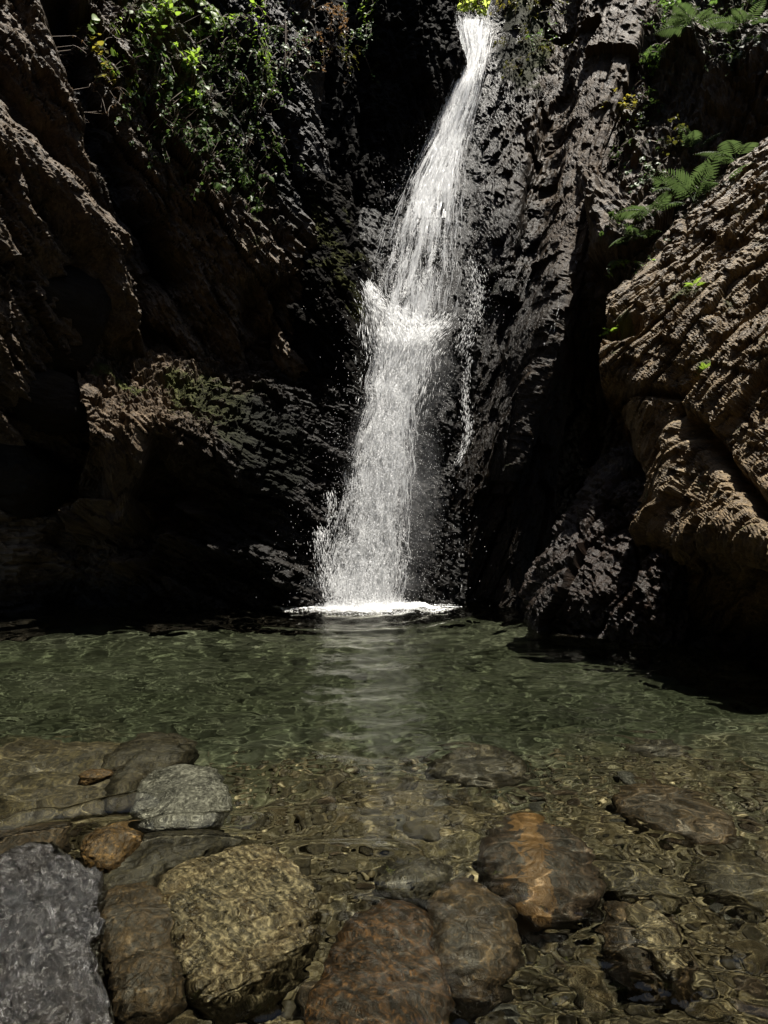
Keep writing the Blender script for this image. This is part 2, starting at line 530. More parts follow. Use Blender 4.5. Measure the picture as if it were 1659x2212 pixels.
# the wall the water runs down
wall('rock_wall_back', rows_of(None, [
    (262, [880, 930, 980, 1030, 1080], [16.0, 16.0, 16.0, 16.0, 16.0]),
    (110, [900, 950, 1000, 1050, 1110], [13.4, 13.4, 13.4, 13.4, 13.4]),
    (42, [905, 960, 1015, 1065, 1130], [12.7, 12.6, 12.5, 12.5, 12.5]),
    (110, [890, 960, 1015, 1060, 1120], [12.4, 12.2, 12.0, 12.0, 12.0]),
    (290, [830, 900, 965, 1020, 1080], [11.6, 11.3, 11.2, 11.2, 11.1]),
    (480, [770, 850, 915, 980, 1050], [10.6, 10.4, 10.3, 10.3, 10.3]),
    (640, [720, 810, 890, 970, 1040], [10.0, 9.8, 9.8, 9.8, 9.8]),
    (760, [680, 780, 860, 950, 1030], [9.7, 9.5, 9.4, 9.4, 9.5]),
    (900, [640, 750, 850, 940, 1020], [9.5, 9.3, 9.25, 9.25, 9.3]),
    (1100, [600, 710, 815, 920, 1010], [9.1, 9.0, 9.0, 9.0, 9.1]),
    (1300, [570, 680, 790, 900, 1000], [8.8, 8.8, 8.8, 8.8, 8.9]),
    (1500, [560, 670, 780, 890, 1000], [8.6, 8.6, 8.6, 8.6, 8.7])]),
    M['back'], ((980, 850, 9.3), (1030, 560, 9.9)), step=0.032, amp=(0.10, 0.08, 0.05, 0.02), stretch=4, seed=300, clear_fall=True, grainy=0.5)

# rock spur left of the middle of the fall, down to the splash lip
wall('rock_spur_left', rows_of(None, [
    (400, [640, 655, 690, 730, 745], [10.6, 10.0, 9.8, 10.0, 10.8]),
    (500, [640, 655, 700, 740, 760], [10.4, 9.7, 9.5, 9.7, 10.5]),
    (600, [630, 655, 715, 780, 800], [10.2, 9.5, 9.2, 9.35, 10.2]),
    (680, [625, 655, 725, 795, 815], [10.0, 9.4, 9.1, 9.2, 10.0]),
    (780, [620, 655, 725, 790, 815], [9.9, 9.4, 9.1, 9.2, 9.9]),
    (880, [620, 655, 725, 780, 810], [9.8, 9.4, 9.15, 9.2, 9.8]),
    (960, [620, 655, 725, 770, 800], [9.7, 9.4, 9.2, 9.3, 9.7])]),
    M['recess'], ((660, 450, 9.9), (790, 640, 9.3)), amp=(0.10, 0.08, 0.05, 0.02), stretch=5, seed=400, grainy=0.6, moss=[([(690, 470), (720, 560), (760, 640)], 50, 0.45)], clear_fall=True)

# the mossy ledge on the left and the hollow under it
wall('rock_ledge_left', rows_of(None, [
    (700, [150, 240, 340, 450, 560, 650, 740, 820], [9.0, 9.2, 9.4, 9.6, 9.7, 9.8, 9.7, 9.7]),
    (790, [160, 240, 340, 450, 560, 650, 740, 810], [8.2, 8.5, 8.7, 9.0, 9.2, 9.4, 9.4, 9.4]),
    (860, [170, 235, 330, 445, 560, 655, 740, 790], [7.6, 7.9, 8.1, 8.4, 8.8, 9.0, 9.1, 9.2]),
    (915, [190, 235, 335, 450, 570, 660, 740, 790], [7.4, 7.55, 7.7, 8.0, 8.45, 8.8, 9.0, 9.1]),
    (965, [195, 240, 345, 460, 580, 670, 740, 785], [7.6, 7.6, 7.75, 7.9, 8.3, 8.7, 8.9, 9.0]),
    (1010, [180, 240, 345, 470, 590, 675, 740, 780], [8.2, 8.2, 8.3, 8.1, 8.3, 8.65, 8.8, 8.95]),
    (1070, [180, 250, 345, 480, 595, 680, 735, 775], [8.6, 8.6, 8.7, 8.4, 8.35, 8.6, 8.75, 8.9]),
    (1150, [180, 250, 345, 480, 600, 680, 730, 770], [8.5, 8.5, 8.6, 8.45, 8.35, 8.55, 8.7, 8.8]),
    (1250, [180, 250, 345, 480, 600, 680, 725, 760], [8.5, 8.4, 8.4, 8.35, 8.35, 8.5, 8.6, 8.7]),
    (1350, [180, 250, 345, 480, 600, 680, 720, 750], [8.5, 8.4, 8.3, 8.3, 8.3, 8.4, 8.5, 8.6]),
    (1480, [180, 250, 345, 480, 600, 680, 720, 750], [8.2, 8.1, 8.0, 8.0, 8.1, 8.2, 8.3, 8.4])]),
    M['left'], ((270, 770, 8.9), (640, 960, 8.9)), amp=(0.08, 0.13, 0.04, 0.012), stretch=3.5, seed=500, slabs=0.10, slab_t=0.4,
    moss=[([(410, 850), (520, 900), (620, 980)], 60, 0.75), ([(210, 820), (300, 850)], 22, 0.6), ([(560, 990), (600, 1060)], 50, 0.4)],
    feats=[([(255, 1000), (300, 1120), (210, 1130)], 24, 0.75), ([(420, 1075), (450, 1110)], 16, 0.5), ([(390, 1175), (490, 1190)], 20, 0.45),
           ([(270, 1215), (310, 1225)], 16, 0.45), ([(340, 960), (355, 1100)], 20, -0.3), ([(290, 930), (300, 1000)], 20, 0.25)])
wall('rock_wall_lower_left', rows_of([-420, -200, 0, 150, 300], [
    (700, [6.6, 7.3, 7.9, 8.6, 9.2]), (900, [6.6, 7.3, 7.9, 8.6, 9.2]), (1100, [6.5, 7.2, 7.9, 8.7, 9.2]), (1250, [6.5, 7.1, 7.8, 8.6, 9.1]),
    (1400, [6.2, 6.9, 7.6, 8.3, 8.8]), (1700, [5.9, 6.6, 7.2, 7.9, 8.4])]),
    M['left'], ((0, 1000, 7.8), (300, 1060, 9)), step=0.035, stretch=3.5, seed=600)

# right of the fall: brown face, fissures and the long upright rib
wall('rock_wall_right', rows_of(None, [
    (-200, [1072, 1150, 1225, 1290, 1400, 1470, 1500], [13.3, 12.7, 12.3, 11.5, 11.0, 10.8, 12.0]),
    (0, [1060, 1130, 1195, 1250, 1330, 1400, 1430], [12.5, 11.9, 11.6, 11.1, 10.5, 10.3, 11.4]),
    (180, [1030, 1100, 1165, 1220, 1285, 1360, 1395], [11.7, 11.1, 10.8, 10.6, 10.0, 9.8, 10.9]),
    (350, [1015, 1080, 1140, 1195, 1240, 1305, 1345], [11.0, 10.4, 10.1, 10.1, 9.6, 9.3, 10.3]),
    (500, [1000, 1060, 1115, 1165, 1205, 1260, 1305], [10.4, 9.9, 9.7, 9.7, 9.3, 9.0, 10.0]),
    (690, [985, 1040, 1085, 1125, 1160, 1208, 1255], [9.9, 9.6, 9.4, 9.3, 8.95, 8.7, 9.7]),
    (850, [960, 1010, 1055, 1095, 1130, 1165, 1225], [9.5, 9.4, 9.2, 9.1, 8.85, 8.7, 9.6]),
    (1050, [930, 985, 1030, 1065, 1095, 1125, 1200], [9.2, 9.1, 9.0, 8.9, 8.7, 8.65, 9.4]),
    (1250, [905, 960, 1010, 1050, 1080, 1115, 1190], [8.95, 8.95, 8.9, 8.8, 8.65, 8.6, 9.2]),
    (1500, [895, 950, 1000, 1045, 1080, 1115, 1190], [8.7, 8.7, 8.65, 8.6, 8.5, 8.4, 9.0])]),
    M['rib'], ((1150, 690, 8.9), (1345, 120, 10.2)), step=0.025, amp=(0.05, 0.03, 0.012, 0.008), stretch=10, seed=700, clear_fall=True, seg=5.0, lapped=0.7, grainy=0.9, slabs=0.16, slab_t=0.42,
    feats=[([(1230, -60), (1205, 150), (1175, 350), (1140, 540)], 26, -0.30)],
    moss=[([(1100, -20), (1150, 60), (1120, 150)], 55, 0.8), ([(1065, 590), (1060, 680)], 18, 0.5), ([(1110, 1000), (1115, 1100)], 20, 0.4)])

# the bank behind the slab where ferns grow
wall('rock_bank_right', rows_of(None, [
    (-200, [1400, 1530, 1680, 1880, 2100], [11.8, 10.7, 9.7, 8.9, 8.0]),
    (0, [1370, 1500, 1660, 1860, 2080], [11.2, 10.2, 9.2, 8.4, 7.6]),
    (200, [1330, 1470, 1640, 1860, 2080], [10.6, 9.7, 8.8, 8.1, 7.3]),
    (400, [1280, 1410, 1590, 1860, 2080], [10.0, 9.1, 8.5, 7.8, 7.1]),
    (640, [1235, 1360, 1550, 1860, 2080], [9.2, 8.5, 8.2, 7.7, 7.1]),
    (860, [1215, 1340, 1540, 1860, 2080], [10.6, 10.2, 9.0, 7.9, 7.1]),
    (1100, [1190, 1330, 1540, 1860, 2080], [11.0, 10.6, 9.0, 7.9, 7.1]),
    (1500, [1160, 1300, 1540, 1860, 2080], [9.2, 8.8, 8.2, 7.6, 7.1])]),
    M['left'], ((1300, 600, 9), (1500, 200, 9.4)), step=0.036, amp=(0.2, 0.16, 0.07, 0.025), stretch=2.5, seed=800, wet_and_shade=0.3,
    feats=[([(1280, 420), (1330, 560)], 30, 0.45), ([(1480, 140), (1560, 220), (1640, 170)], 60, 0.4)],
    moss=[([(1420, 60), (1560, 60), (1650, 0)], 90, 0.55), ([(1350, 330), (1480, 480)], 60, 0.45)])

# the big lit slab on the right
wall('rock_slab_right', rows_of(None, [
    (0, [1390, 1490, 1600, 1720, 1900, 2120], [0] * 6)])[:0] + [
    [(1370, 660, 8.6), (1480, 520, 8.5), (1590, 400, 8.4), (1710, 290, 8.2), (1880, 140, 7.9), (2150, -60, 7.2)],
    [(1335, 655, 7.8), (1450, 520, 7.7), (1560, 405, 7.5), (1680, 295, 7.3), (1850, 150, 7.0), (2120, -40, 6.4)],
    [(1305, 715, 7.3), (1430, 635, 7.1), (1560, 560, 6.8), (1700, 480, 6.5), (1870, 380, 6.1), (2140, 250, 5.5)],
    [(1298, 830, 7.0), (1420, 800, 6.7), (1560, 760, 6.2), (1700, 720, 5.8), (1880, 660, 5.3), (2160, 580, 4.7)],
    [(1330, 960, 6.9), (1440, 960, 6.5), (1560, 960, 5.8), (1700, 960, 5.2), (1880, 940, 4.7), (2170, 900, 4.1)],
    [(1380, 1080, 6.7), (1450, 1090, 6.2), (1560, 1085, 5.5), (1690, 1100, 4.9), (1880, 1110, 4.35), (2180, 1110, 3.8)],
    [(1400, 1160, 6.5), (1450, 1175, 6.0), (1560, 1160, 5.35), (1680, 1195, 4.75), (1880, 1230, 4.2), (2180, 1260, 3.6)],
    [(1395, 1215, 6.8), (1450, 1240, 6.4), (1560, 1230, 5.9), (1690, 1265, 5.3), (1880, 1310, 4.7), (2180, 1340, 4.0)],
    [(1360, 1320, 6.9), (1440, 1340, 6.5), (1560, 1370, 6.0), (1700, 1410, 5.4), (1880, 1450, 4.8), (2180, 1500, 4.0)],
    [(1340, 1420, 6.6), (1430, 1450, 6.2), (1560, 1500, 5.5), (1700, 1550, 4.9), (1880, 1620, 4.3), (2180, 1700, 3.7)],
    [(1340, 1560, 6.2), (1430, 1600, 5.8), (1560, 1660, 5.1), (1700, 1720, 4.6), (1880, 1800, 4.0), (2180, 1900, 3.4)]],
    M['right'], ((1350, 900, 6.8), (1650, 560, 6.6)), step=0.02, amp=(0.06, 0.07, 0.025, 0.010), stretch=5, seed=900, wet_and_shade=0.0, mossbase=0.13, cell=(0.42, 0.13), slabs=0.06, slab_t=0.8, seg=2.6, lapped=1.0,
    feats=[([(1345, 845), (1480, 850), (1540, 760), (1680, 630)], 9, -0.22), ([(1480, 890), (1560, 1000), (1680, 1130)], 16, -0.30),  # the wider groove stands in for a shadow band across the slab
           ([(1320, 870), (1330, 960), (1350, 1060)], 40, -0.5), ([(1310, 720), (1380, 720)], 14, -0.3),
           ([(1420, 1150), (1470, 1010), (1490, 900)], 18, 0.18)],
    moss=[([(1320, 720), (1360, 700)], 14, 0.75), ([(1440, 690), (1510, 600)], 10, 0.6), ([(1505, 810), (1530, 780)], 9, 0.6)])

# rust-coloured foot of the right bank
wall('rock_foot_right', [
    [(1350, 1000, 8.2), (1380, 985, 8.0), (1430, 980, 7.9), (1500, 990, 7.7), (1560, 1000, 7.5)],
    [(1325, 1015, 7.7), (1350, 1020, 7.3), (1400, 1040, 7.0), (1470, 1060, 6.8), (1540, 1080, 6.7)],
    [(1255, 1130, 7.7), (1285, 1120, 7.2), (1350, 1110, 6.9), (1430, 1120, 6.6), (1520, 1130, 6.5)],
    [(1195, 1190, 7.7), (1225, 1180, 7.1), (1290, 1185, 6.8), (1390, 1190, 6.5), (1490, 1200, 6.3)],
    [(1170, 1255, 7.6), (1195, 1260, 7.0), (1260, 1270, 6.6), (1360, 1280, 6.35), (1480, 1290, 6.2)],
    [(1160, 1330, 7.5), (1180, 1335, 6.95), (1250, 1345, 6.6), (1350, 1360, 6.3), (1480, 1380, 6.1)],
    [(1165, 1400, 7.5), (1185, 1410, 7.05), (1255, 1425, 6.7), (1350, 1440, 6.4), (1480, 1480, 6.2)],
    [(1165, 1500, 7.7), (1185, 1510, 7.3), (1260, 1530, 7.0), (1350, 1550, 6.7), (1480, 1600, 6.4)]],
    M['foot'], ((1200, 1250, 7), (1370, 1060, 7)), amp=(0.12, 0.12, 0.05, 0.016), stretch=3, seed=1000, wet_and_shade=0.6, grainy=0.6,
    moss=[])

# the gorge beyond the frame: rock on both sides and behind the photographer, and a rim at the back, drawn extra tall to block sky light
def plain_wall(name, pts, mat, seed, step=0.25):
    C = np.array(pts, float)
    tu = even_params(C, step); C1 = np.swapaxes(crom(C, tu), 0, 1); tv = even_params(C1, step)
    G = np.swapaxes(crom(C1, tv), 0, 1)
    N = normals(G)
    V = G.reshape(-1, 3); n = N.reshape(-1, 3)
    d = 0.5 * ridged(V * np.array([.3, .3, .2]), 4, seed)
    Vd = V + n * d[:, None]
    F = grid_faces(*G.shape[:2])
    me = make_mesh(name, Vd, F, {'fol': V, 'moss': np.full(len(V), 0.15), 'wet': np.zeros(len(V))})
    return link(name, me, mat, None, None, None, None, 'structure')


plain_wall('rock_wall_left_near', [[(-5.6, 6.2, -2), (-5.2, 3, -2), (-5.0, 0, -2), (-4.4, -4, -2), (-2.6, -8, -2), (0.6, -10, -2)],
                                   [(-5.6, 6.2, 3), (-5.0, 3, 3), (-4.8, 0, 3), (-4.2, -4, 3), (-2.2, -8, 3), (0.6, -9.4, 3)],
                                   [(-5.9, 6.2, 6), (-5.6, 3, 6), (-5.4, 0, 6), (-4.8, -4, 6), (-2.4, -8, 6), (0.6, -9.2, 6)],
                                   [(-6.4, 6.4, 10), (-6.2, 3, 10), (-5.8, 0, 10), (-5.0, -4, 10), (-2.4, -7.6, 10), (0.6, -8.6, 10)],
                                   [(-6.2, 6.6, 16), (-5.6, 3, 16), (-5.0, 0, 16), (-4.2, -4, 16), (-2.0, -7, 16), (0.6, -7.6, 16)]], M['left'], 40)
plain_wall('rock_wall_right_near', [[(3.6, 3.4, -2), (4.0, 1.5, -2), (4.4, -1, -2), (4.2, -4, -2), (3.0, -8, -2), (0.4, -10, -2)],
                                    [(4.4, 3.4, 3), (4.6, 1.5, 3), (4.8, -1, 3), (4.4, -4, 3), (3.0, -8, 3), (0.4, -9.4, 3)],
                                    [(6.0, 4.5, 6), (6.0, 1.5, 6), (5.8, -1, 6), (5.2, -4, 6), (3.2, -8, 6), (0.4, -9.2, 6)],
                                    [(7.4, 5.4, 10), (6.8, 1.5, 10), (6.4, -1, 10), (5.6, -4, 10), (3.2, -7.6, 10), (0.4, -8.6, 10)],
                                    [(8.2, 6.4, 16), (7.4, 1.5, 16), (6.6, -1, 16), (5.2, -4, 16), (2.8, -7, 16), (0.4, -7.6, 16)]], M['left'], 50)
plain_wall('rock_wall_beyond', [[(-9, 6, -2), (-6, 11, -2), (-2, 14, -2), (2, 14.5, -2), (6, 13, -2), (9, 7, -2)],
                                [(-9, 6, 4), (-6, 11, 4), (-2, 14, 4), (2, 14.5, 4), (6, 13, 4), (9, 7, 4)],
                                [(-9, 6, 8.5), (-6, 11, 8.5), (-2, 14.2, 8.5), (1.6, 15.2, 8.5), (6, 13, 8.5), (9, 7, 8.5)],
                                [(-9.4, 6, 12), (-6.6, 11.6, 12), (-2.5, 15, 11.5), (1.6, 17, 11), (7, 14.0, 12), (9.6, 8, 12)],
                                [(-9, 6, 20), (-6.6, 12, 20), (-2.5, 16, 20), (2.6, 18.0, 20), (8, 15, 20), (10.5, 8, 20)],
                                [(-9, 6, 30), (-6.6, 12, 30), (-2.5, 16.5, 30), (3.2, 18.5, 30), (9, 15.5, 30), (12, 8, 30)]], M['recess'], 60)  # raised and darkened to keep sky glare off the pool

# ------------------------------------------------------------------ pool: bed and water
def bed_z(x, y):
    y = np.asarray(y, float); x = np.asarray(x, float)
    d = np.interp(y, [-8, 0.5, 1.6, 2.4, 3.2, 4.2, 5.5, 7.0, 9, 12], [-0.15, -0.30, -0.36, -0.40, -0.48, -0.65, -0.95, -1.15, -1.1, -0.9])
    p = np.stack([x * 0.9, y * 0.9, 0 * x], 1)
    return d + 0.07 * fbm(p, 3, 5) + 0.015 * fbm(p * 6, 3, 6)


def bed_material():
    b = NB('pool_bed_gravel')
    geo = b.n('ShaderNodeNewGeometry').outputs['Position']
    v = b.voronoi(geo, 22)
    v2 = b.voronoi(geo, 55)
    col = b.ramp(b.noise(geo, 2.2, 5, 0.6, 0.3), [(0.3, (0.009802, 0.00783, 0.0029)), (0.5, (0.02111, 0.01801, 0.00725)), (0.7, (0.03921, 0.03289, 0.0145))])
    peb = b.mix(0.55, col, b.ramp(v.outputs['Color'], [(0.1, (0.009802, 0.00783, 0.0029)), (0.5, (0.03393, 0.02819, 0.01305)), (0.9, (0.08294, 0.07047, 0.03625))]))
    peb = b.mix(b.ramp(b.noise(geo, 1.1, 3, 0.5, 0.2), [(0.45, 0.0), (0.62, 0.6)]), peb, (0.05278, 0.03915, 0.01595))
    # green silt settled on the deeper floor
    sep = b.n('ShaderNodeSeparateXYZ'); b.l(geo, sep.inputs[0])
    silt = b.ramp(b.math('ADD', b.math('MULTIPLY', sep.outputs[2], -1.0), b.math('MULTIPLY', b.math('SUBTRACT', b.noise(geo, 1.6, 4, 0.6), 0.5), 0.5)), [(0.38, 0.0), (0.66, 0.95)])
    peb = b.mix(silt, peb, b.mix(b.noise(geo, 3.0, 4, 0.6), (0.004886, 0.008549, 0.003132), (0.01357, 0.02199, 0.007826)))
    p = b.n('ShaderNodeBsdfPrincipled')
    b.l(peb, p.inputs['Base Color'])
    p.inputs['Roughness'].default_value = 0.7
    h = b.math('ADD', b.math('MULTIPLY', v.outputs['Distance'], -1.0), b.math('MULTIPLY', v2.outputs['Distance'], -0.4))
    h = b.math('MULTIPLY', h, b.math('SUBTRACT', 1.0, silt))
    b.l(b.bump(h, 1.0, 0.03), p.inputs['Normal'])
    b.l(p.outputs[0], b.out.inputs['Surface'])
    return b.m


xs = np.linspace(-8, 7, 210); ys = np.concatenate([np.linspace(-10, 0.5, 24), np.linspace(0.53, 5, 150), np.linspace(5.05, 13, 70)])
X, Y = np.meshgrid(xs, ys, indexing='ij')
Z = bed_z(X.ravel(), Y.ravel())
link('pool_bed', make_mesh('pool_bed', np.stack([X.ravel(), Y.ravel(), Z], 1), grid_faces(len(xs), len(ys))), bed_material(), kind='structure')

BASE = np.array(P(780, 1308, 8.34)); BASE[2] = 0


def water_height(x, y):
    r = np.hypot(x - BASE[0], y - BASE[1])
    p = np.stack([x, y, 0 * x], 1)
    ph = 2 * np.pi * (r + 0.35 * noise(p * 0.8, 3) + 0.1 * noise(p * 2.4, 4))
    z = 0.024 * np.exp(-r / 4.0) * np.sin(ph / 0.42) * (0.6 + 0.6 * noise(p * 1.1, 7))
    z += 0.010 * np.exp(-r / 6) * np.sin(ph / 0.85 + 1)
    q = p * np.array([1.0, 1.7, 1])
    calm = 0.5 + 0.9 * np.clip(0.5 + noise(p * 0.55, 25), 0, 1)
    z += 0.024 * fbm(q * 1.6, 2, 21) + calm * (0.008 * ridged(q * 3.2, 2, 22) + 0.0034 * fbm(q * 9, 2, 23) + 0.0009 * fbm(q * 24, 2, 24))
    # water shelving over the shallow stones near the left
    for (a, bpt, h) in (((-40, 1800), (330, 1725), 0.040), ((290, 1785), (560, 1770), 0.040), ((620, 1840), (880, 1850), 0.015)):
        A = np.array(ground(*a)[:2]); B = np.array(ground(*bpt)[:2])
        d = B - A; L2 = d @ d
        t = ((x - A[0]) * d[0] + (y - A[1]) * d[1]) / L2
        nn = ((x - A[0]) * -d[1] + (y - A[1]) * d[0]) / math.sqrt(L2) + 0.03 * noise(p * 5, 31)
        wgt = smooth(-0.25, 0.15, t) * (1 - smooth(0.85, 1.2, t))
        z += h * wgt * (np.exp(-(nn / 0.05) ** 2) - 0.55 * np.exp(-((nn - 0.10) / 0.06) ** 2) + 0.2 * np.exp(-(nn / 0.06) ** 2) * noise(p * np.array([26, 12, 1]), 35))
    z += 0.03 * np.exp(-(r / 0.9) ** 2) * noise(p * 9, 41)
    return z


def water_material():
    b = NB('pool_water')
    gl = b.n('ShaderNodeBsdfGlass'); gl.inputs['Roughness'].default_value = 0.0; gl.inputs['IOR'].default_value = 1.333
    gl.inputs['Color'].default_value = (0.93, 0.92, 0.81, 1)
    b.l(gl.outputs[0], b.out.inputs['Surface'])
    return b.m


us = np.linspace(-1, 1, 460)
ys = np.concatenate([np.linspace(-9, 0.7, 40), np.geomspace(0.72, 10.6, 520)])
nx, ny = len(us), len(ys)
half = np.clip(np.maximum(ys, 0.7) * 0.80 + 0.25, None, 6.4)
half[:40] = np.linspace(4.5, half[40], 40)
X = us[:, None] * half[None, :]
Y = np.tile(ys, (nx, 1))
Z = water_height(X.ravel(), Y.ravel())
V = np.stack([X.ravel(), Y.ravel(), Z], 1)
F = grid_faces(nx, ny)
if np.cross(V[F[0, 1]] - V[F[0, 0]], V[F[0, 3]] - V[F[0, 0]])[2] < 0: F = F[:, ::-1]
idx = np.arange(nx * ny).reshape(nx, ny)
ring = np.concatenate([idx[:, 0], idx[-1, 1:], idx[::-1, -1][1:], idx[0, ::-1][1:-1]])
low = V[ring].copy(); low[:, 2] = -3.0
nb = len(V) + np.arange(len(ring))
side = np.stack([ring, nb, np.roll(nb, -1), np.roll(ring, -1)], 1)
V = np.concatenate([V, low])
cidx = len(V)
V = np.concatenate([V, [[0, 2, -3.0]]])
me = bpy.data.meshes.new('pool_water')
bot = np.stack([np.roll(nb, -1), nb, np.full(len(nb), cidx), np.full(len(nb), cidx)], 1)
allq = np.concatenate([F, side])
k4 = allq.size
me.vertices.add(len(V)); me.vertices.foreach_set('co', V.astype(np.float32).ravel())
loops = np.concatenate([allq.ravel(), bot[:, :3].ravel()]).astype(np.int32)
me.loops.add(len(loops)); me.loops.foreach_set('vertex_index', loops)
me.polygons.add(len(allq) + len(bot))
me.polygons.foreach_set('loop_start', np.concatenate([np.arange(0, k4, 4), k4 + np.arange(0, 3 * len(bot), 3)]).astype(np.int32))
me.update(calc_edges=True)
me.polygons.foreach_set('use_smooth', np.concatenate([np.ones(len(F), bool), np.zeros(len(side) + len(bot), bool)]))
me.update()
water = link('pool_water', me, water_material(), kind='structure')
water.cycles.is_caustics_caster = True

# ------------------------------------------------------------------ stones
_ico = {}


def icosphere(n):
    if n not in _ico:
        import bmesh
        bm = bmesh.new(); bmesh.ops.create_icosphere(bm, subdivisions=n, radius=1.0)
        V = np.array([v.co[:] for v in bm.verts]); F = np.array([[v.index for v in f.verts] for f in bm.faces])
        bm.free(); _ico[n] = (V, F)
    return _ico[n]


def stone_verts(axes, rot, seed, sub=5, facets=14, sharp=9.0, rough=0.05, fine=0.012):
    """a weathered stone: a soft-edged convex body cut by random planes, roughened"""
    U, F = icosphere(sub)
    r_ = np.random.RandomState(seed)
    n = r_.normal(size=(facets, 3)); n /= np.linalg.norm(n, axis=1, keepdims=True)
    dd = r_.uniform(0.74, 1.05, facets)
    c = np.maximum(U @ n.T, 1e-3) / dd
    rad = 1.0 / ((c ** sharp).sum(1) + 0.45) ** (1.0 / sharp)
    V = U * rad[:, None]
    V = V * (1 + rough * fbm(V * 1.7 + seed, 3, seed) + fine * ridged(V * np.array([9, 5, 7]), 3, seed + 2))[:, None]
    V = V * np.array(axes)
    e = Matrix.Rotation(rot[2], 3, 'Z') @ Matrix.Rotation(rot[1], 3, 'Y') @ Matrix.Rotation(rot[0], 3, 'X')
    e = np.array(e)
    fol = V.copy()
    return V @ e.T, F, fol


def outline_stone(pts, z0, up, down, seed, n_ang=130, n_rad=36, flat=2.4, ridge=0.05, fine=0.008, tilt=(0, 0), rib=1.0, layer=0.0, ldir=0.9):
    """a boulder whose outline at height z0 is the picture polygon pts; up / down are its heights above and below z0"""
    pl = np.array([ground(x, y, z0)[:2] for x, y in pts])
    c = pl.mean(0)
    ang = np.arctan2(pl[:, 1] - c[1], pl[:, 0] - c[0]); rr = np.hypot(*(pl - c).T)
    o = np.argsort(ang); ang, rr = ang[o], rr[o]
    th = np.linspace(-np.pi, np.pi, n_ang, endpoint=False)
    A3 = np.concatenate([ang - 2 * np.pi, ang, ang + 2 * np.pi]); R3 = np.tile(rr, 3)
    rad = np.interp(th, A3, R3)
    k = np.hanning(13); k /= k.sum()
    rad = np.convolve(np.tile(rad, 3), k, 'same')[n_ang:2 * n_ang]
    ph = np.linspace(-np.pi / 2, np.pi / 2, n_rad)          # -90 bottom .. 90 top
    rho = np.sign(np.cos(ph)) * np.abs(np.cos(ph)) ** (2 / flat)
    zz = np.sign(np.sin(ph)) * np.abs(np.sin(ph)) ** (2 / flat)
    RHO, TH = np.meshgrid(rho, th, indexing='ij')
    ZZ = np.meshgrid(zz, th, indexing='ij')[0]
    hgt = np.where(ZZ > 0, ZZ * up, ZZ * down)
    x = RHO * rad[None] * np.cos(TH); y = RHO * rad[None] * np.sin(TH)
    z = hgt + (tilt[0] * x + tilt[1] * y) * np.clip(ZZ + 0.3, 0, 1)
    V = np.stack([x.ravel(), y.ravel(), z.ravel()], 1)
    sc = max(rad.mean(), 0.05)
    nrm = V / np.array([rad.mean(), rad.mean(), max(up, .02)]); nrm /= np.linalg.norm(nrm, axis=1, keepdims=True) + 1e-6
    q = V / sc
    w_ = q * np.array([1.0, 1.0, 1.0])
    d1, d2, val, tl = worley(w_ * 1.6 + seed, seed)
    d = ridge * sc * 2 * (fbm(w_ * 1.4 + seed, 4, seed) + 0.55 * (val - 0.5) * rib - 0.12 * rib * (1 - smooth(0, .08, d2 - d1))) + fine * ridged(w_ * np.array([9, 14, 12]) / 2.0, 3, seed + 3) * rib
    if layer:
        ca, sa = math.cos(ldir), math.sin(ldir)
        fl = np.stack([V[:, 0] * ca + V[:, 1] * sa, -V[:, 0] * sa + V[:, 1] * ca + 0.6 * V[:, 2], 0 * V[:, 0]], 1) + 0.02 * np.stack([0 * d, fbm(V * 5, 3, seed + 8), 0 * d], 1)
        d = d + layer * (strata(fl, 0.055, 0.22, seed) + 0.5 * strata(fl, 0.021, 0.08, seed + 4) + 0.3 * strata(fl, 0.009, 0.035, seed + 7))
    V = V + nrm * d[:, None]
    nu, nv = n_rad, n_ang
    i = np.arange(nu * nv).reshape(nu, nv)
    j = np.roll(i, -1, axis=1)
    F = np.stack([i[:-1], j[:-1], j[1:], i[1:]], -1).reshape(-1, 4)
    return V, F, np.array([c[0], c[1], z0])


